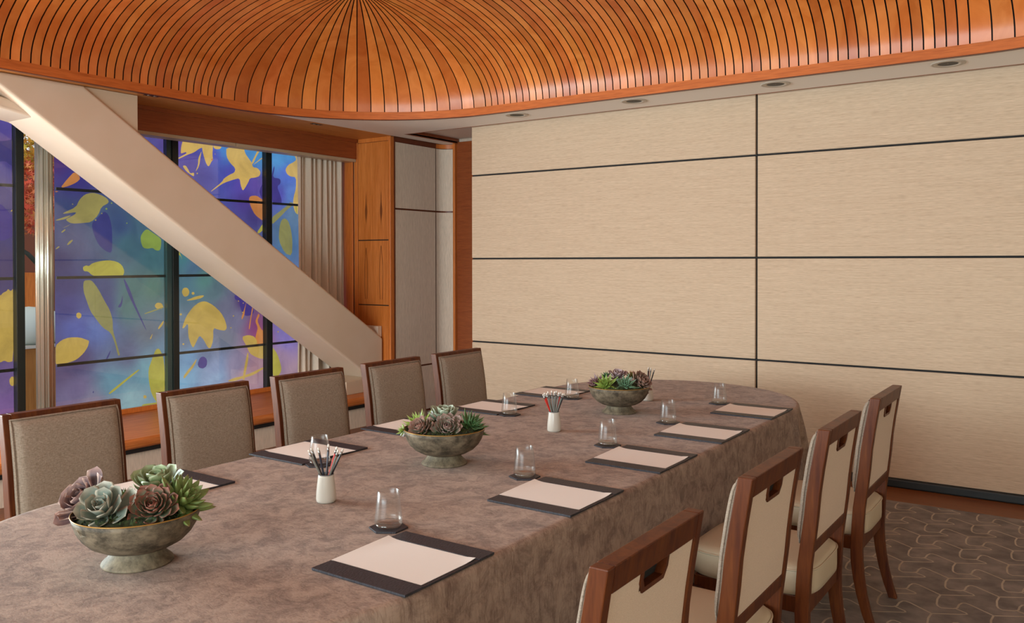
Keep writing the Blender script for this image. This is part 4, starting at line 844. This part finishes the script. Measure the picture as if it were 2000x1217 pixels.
# ---- bowls
BOWLS = [(-2.002, 1.228), (-2.027, 2.483), (-1.984, 3.812)]
bowl = empty('footed_bowl')
MB().lathe([(.001, .006), (.06, .006), (.0845, 0), (.086, .003), (.084, .007), (.072, .018), (.063, .030), (.0615, .036)], n=64, cap=False).build('foot', M_bowl2, bowl)
MB().lathe([(.0615, .035), (.064, .0375), (.088, .044), (.112, .057), (.130, .075), (.142, .095), (.149, .117), (.1535, .132), (.150, .132), (.145, .122), (.136, .102), (.10, .066), (.001, .050)], n=64, cap=False).build('basin', M_bowl, bowl)
MB().tube([(.1525*math.cos(2*PI*k/64), .1525*math.sin(2*PI*k/64), .1325) for k in range(64)], .0016, 6, closed=True).build('gilt_rim', M_gold, bowl)
bl = ['nearest aged metal footed bowl of succulents, at the lower left', 'middle aged metal footed bowl of succulents', 'farthest aged metal footed bowl of succulents, near the end of the table']
for i, (x, y) in enumerate(BOWLS):
    b_ = bowl if i == 0 else dup(bowl, (x, y, ZT), .9*i); b_.location = (x, y, ZT); tag(b_, bl[i], 'bowl', 'footed succulent bowls')
    mm = MB(); rnd = random.Random(20+i)
    def ms(u, v, x=x, y=y):
        r_ = .146*(1-v); a = 2*PI*u; return (x+r_*math.cos(a), y+r_*math.sin(a), ZT+.120+.026*(1-(1-v)**2)+.006*math.sin(a*7+v*20))
    mm.grid(ms, 40, 10, 0, True, closeu=True)
    for _ in range(260):
        r_ = .140*math.sqrt(rnd.random()); a = rnd.uniform(0, 2*PI); h = .120+.026*(1-(r_/.146)**2)
        p = Vector((x+r_*math.cos(a), y+r_*math.sin(a), ZT+h)); s_ = rnd.uniform(.004, .009); dd = Vector((rnd.gauss(0, .5), rnd.gauss(0, .5), 1)).normalized(); e = dd.orthogonal().normalized()
        mm.add([p-e*s_*.5, p+e*s_*.5, p+dd*s_*1.8], [(0, 1, 2)])
    o = mm.build('moss', M_moss); tag(o, 'dark moss filling the '+['nearest', 'middle', 'farthest'][i]+' bowl around the succulents', 'moss', kind='stuff')
def rosette(name, ci, dx, dv, z, face, R, n, wr, base, tip, label, shape='round', th=.10, inner=78, outer=8, seed=1, curl=.35, edge=None, tips=.75):
    """succulent rosette; dx right, dv away, z world height of the crown; face = (right, away, up) axis"""
    rnd = random.Random(seed); m = MB(); bc, tc = lin(base), lin(tip); ec = lin(edge) if edge else tc
    ax = (RV*face[0]+VV*face[1]+Vector((0, 0, face[2]))).normalized(); u = ax.orthogonal().normalized(); w = ax.cross(u)
    c0 = Vector((BOWLS[ci][0], BOWLS[ci][1], 0))+RV*dx+VV*dv; c0.z = z+.010
    NT, NC = 9, 8
    for k in range(n):
        f = (k+.5)/n; ang = k*2.39996+rnd.gauss(0, .05); el = math.radians(inner+(outer-inner)*f**.8+rnd.gauss(0, 2.5)); L = R*(.28+.76*f**.75)*rnd.uniform(.93, 1.07); W_ = L*wr*(1.25-.30*f)
        rad = u*math.cos(ang)+w*math.sin(ang); tan = -u*math.sin(ang)+w*math.cos(ang); st = c0-ax*(R*.28*f)+rad*R*.03
        vs = []; cs = []
        shade = rnd.uniform(.9, 1.08)
        for i in range(NT+1):
            t = i/NT; e = el+(curl*(t-.3))*(1 if el < 1.2 else .2); p = st+(rad*math.cos(e)+ax*math.sin(e))*L*t
            nrm = (-rad*math.sin(e)+ax*math.cos(e))
            if shape == 'round': wd = (math.sin(PI*min(1, t*.5+.02))**.9)*(1-max(0, (t-.72)/.28)**2.2)**.5 if t < 1 else .02; wd = wd*(1 if t < .97 else .5)
            elif shape == 'point': wd = (.45+.55*math.sin(PI*min(1, t*1.15+.1)))*(1-t**2.6)+.015
            else: wd = (.55+.45*math.sin(PI*t))*(1-t**5)**.7+.02
            tk = L*th*(.5+.5*math.sin(PI*min(1, t+.15)))*(1-t**4)+.0004
            for q in range(NC):
                a = 2*PI*q/NC; cx, sx = math.cos(a), math.sin(a)
                cup_ = .22*W_*wd*cx*cx
                vs.append(p+tan*(W_*.5*wd*cx)+nrm*(tk*.5*sx+cup_))
                g = max(0, (t-tips)/(1-tips)); g = min(1, g*1.1); eg = .9*abs(cx)**16 if edge else 0; mixv = max(g, eg if t > .15 else 0)
                cs.append(tuple((bc[j]*(1-mixv)+(tc if g >= eg else ec)[j]*mixv)*shade for j in range(3))+(1,))
        vs.append(st+(rad*math.cos(el+curl*.7)+ax*math.sin(el+curl*.7))*L*1.015); cs.append(tc)
        fs = [(i*NC+q, i*NC+(q+1) % NC, (i+1)*NC+(q+1) % NC, (i+1)*NC+q) for i in range(NT) for q in range(NC)]+[(NT*NC+q, NT*NC+(q+1) % NC, (NT+1)*NC) for q in range(NC)]
        m.add(vs, fs, 0, True, cs)
    # short stem down into the moss
    m.tube([c0-ax*.0, c0-ax*R*.3, c0-Vector((0, 0, max(.02, z-(ZT+.10))))], [.006, .008, .008], 6)
    o = m.build(name, M_succ, recalc=False); tag(o, label, 'succulent', ['succulents in the nearest bowl', 'succulents in the middle bowl', 'succulents in the farthest bowl'][ci])
    return o
# nearest bowl
rosette('succulent', 0, -.128, .0, .895, (-.5, -.75, .75), .090, 22, .72, '604c50', 'a08078', 'purple brown succulent spilling over the left rim of the nearest bowl', 'round', .07, 75, 5, 2, .5, 'c09a88')
rosette('succulent', 0, -.048, -.075, .893, (-.05, -.8, .8), .088, 22, .66, '7f8c80', 'b8b0a0', 'large grey green succulent at the front of the nearest bowl', 'round', .08, 78, 6, 5, .4, 'c8b49c')
rosette('succulent', 0, .005, .105, .908, (0, -.25, 1), .086, 24, .66, '7e9668', 'b4bf98', 'pale green succulent at the back of the nearest bowl', 'round', .09, 72, 8, 7, .5, 'c4cca8')
rosette('succulent', 0, .068, -.062, .895, (.1, -.8, .75), .070, 50, .50, '67755e', '9c5548', 'dense green succulent with red leaf edges in the nearest bowl', 'round', .12, 84, 2, 9, .45, 'a8685c', .72)
rosette('succulent', 0, .122, .0, .898, (.75, -.3, .8), .088, 32, .30, '7a9050', '8a6a4a', 'finger leaved olive green succulent at the right of the nearest bowl', 'finger', .24, 84, 0, 11, .35, None, .88)
rosette('succulent', 0, .075, .085, .905, (.3, .2, 1), .055, 16, .34, '6a8048', '8a8a58', 'small upright green succulent behind the red edged one', 'finger', .24, 84, 30, 12, .3, None, .85)
rosette('succulent', 0, -.065, .065, .890, (-.4, 0, 1), .040, 14, .42, '5f7a34', '8aa04a', 'small bright green sprig behind the purple succulent', 'point', .14, 80, 10, 13, .3)
# middle bowl
rosette('succulent', 1, -.105, .05, .885, (-.45, -.35, .9), .074, 26, .32, '86a044', 'b8c470', 'spiky lime green succulent at the left of the middle bowl', 'point', .12, 80, 5, 21, .3, 'a8b868')
rosette('succulent', 1, -.155, -.03, .868, (-.9, -.5, .3), .036, 16, .32, '8aa050', 'b4c07a', 'small lime succulent hanging over the left rim of the middle bowl', 'point', .12, 80, 5, 22, .3)
rosette('succulent', 1, -.080, -.065, .885, (-.5, -.7, .8), .060, 46, .44, '74705e', 'a8766a', 'tight grey pink succulent at the front left of the middle bowl', 'round', .16, 86, 0, 23, .5, 'a47c70', .7)
rosette('succulent', 1, -.005, .10, .900, (0, -.15, 1), .080, 28, .52, '86947a', 'b4b8a0', 'grey green succulent at the back of the middle bowl', 'round', .10, 78, 6, 24, .5, 'b8bca4')
rosette('succulent', 1, .018, -.078, .886, (.05, -.85, .75), .066, 52, .46, '78806a', 'a88078', 'rounded pale succulent at the front centre of the middle bowl', 'round', .14, 86, 0, 25, .5, 'b0908a', .7)
rosette('succulent', 1, .108, .0, .884, (.6, -.4, .8), .080, 38, .36, '46693c', '7c8c58', 'dark green succulent at the right of the middle bowl', 'point', .13, 82, 2, 26, .3, '668a58', .85)
# farthest bowl
rosette('succulent', 2, -.118, .02, .885, (-.75, -.3, .7), .068, 24, .5, '70504e', 'a07a7a', 'purple succulent over the left rim of the farthest bowl', 'point', .09, 76, 0, 31, .4, '9a7474')
rosette('succulent', 2, -.058, .08, .915, (-.2, -.1, 1), .042, 18, .34, '36603a', '5c8454', 'small dark green succulent at the upper left of the farthest bowl', 'point', .14, 80, 10, 32, .3)
rosette('succulent', 2, -.074, -.070, .893, (-.2, -.8, .75), .072, 32, .32, '7c9440', 'a8b860', 'bright lime green succulent at the front left of the farthest bowl', 'point', .12, 82, 2, 33, .35, '96ac54', .85)
rosette('succulent', 2, .022, -.080, .890, (.05, -.85, .7), .068, 28, .38, '587a5c', '8ca084', 'blue green succulent at the front centre of the farthest bowl', 'point', .16, 82, 2, 34, .35, '7c9c7e', .85)
rosette('succulent', 2, .004, .065, .915, (0, -.3, 1), .062, 26, .5, '8c7478', 'b89c98', 'lavender pink succulent at the back of the farthest bowl', 'round', .10, 78, 6, 35, .4, 'b8a09c')
rosette('succulent', 2, .078, .085, .915, (.3, -.2, 1), .046, 26, .34, '6c6a38', 'a8683c', 'small orange tipped green succulent at the upper right of the farthest bowl', 'point', .14, 80, 8, 36, .3, None, .6)
rosette('succulent', 2, .110, -.015, .892, (.7, -.6, .7), .072, 48, .42, '7a685a', 'a87c6c', 'brown pink dense succulent at the right of the farthest bowl', 'round', .14, 86, 0, 37, .5, 'a08474', .7)
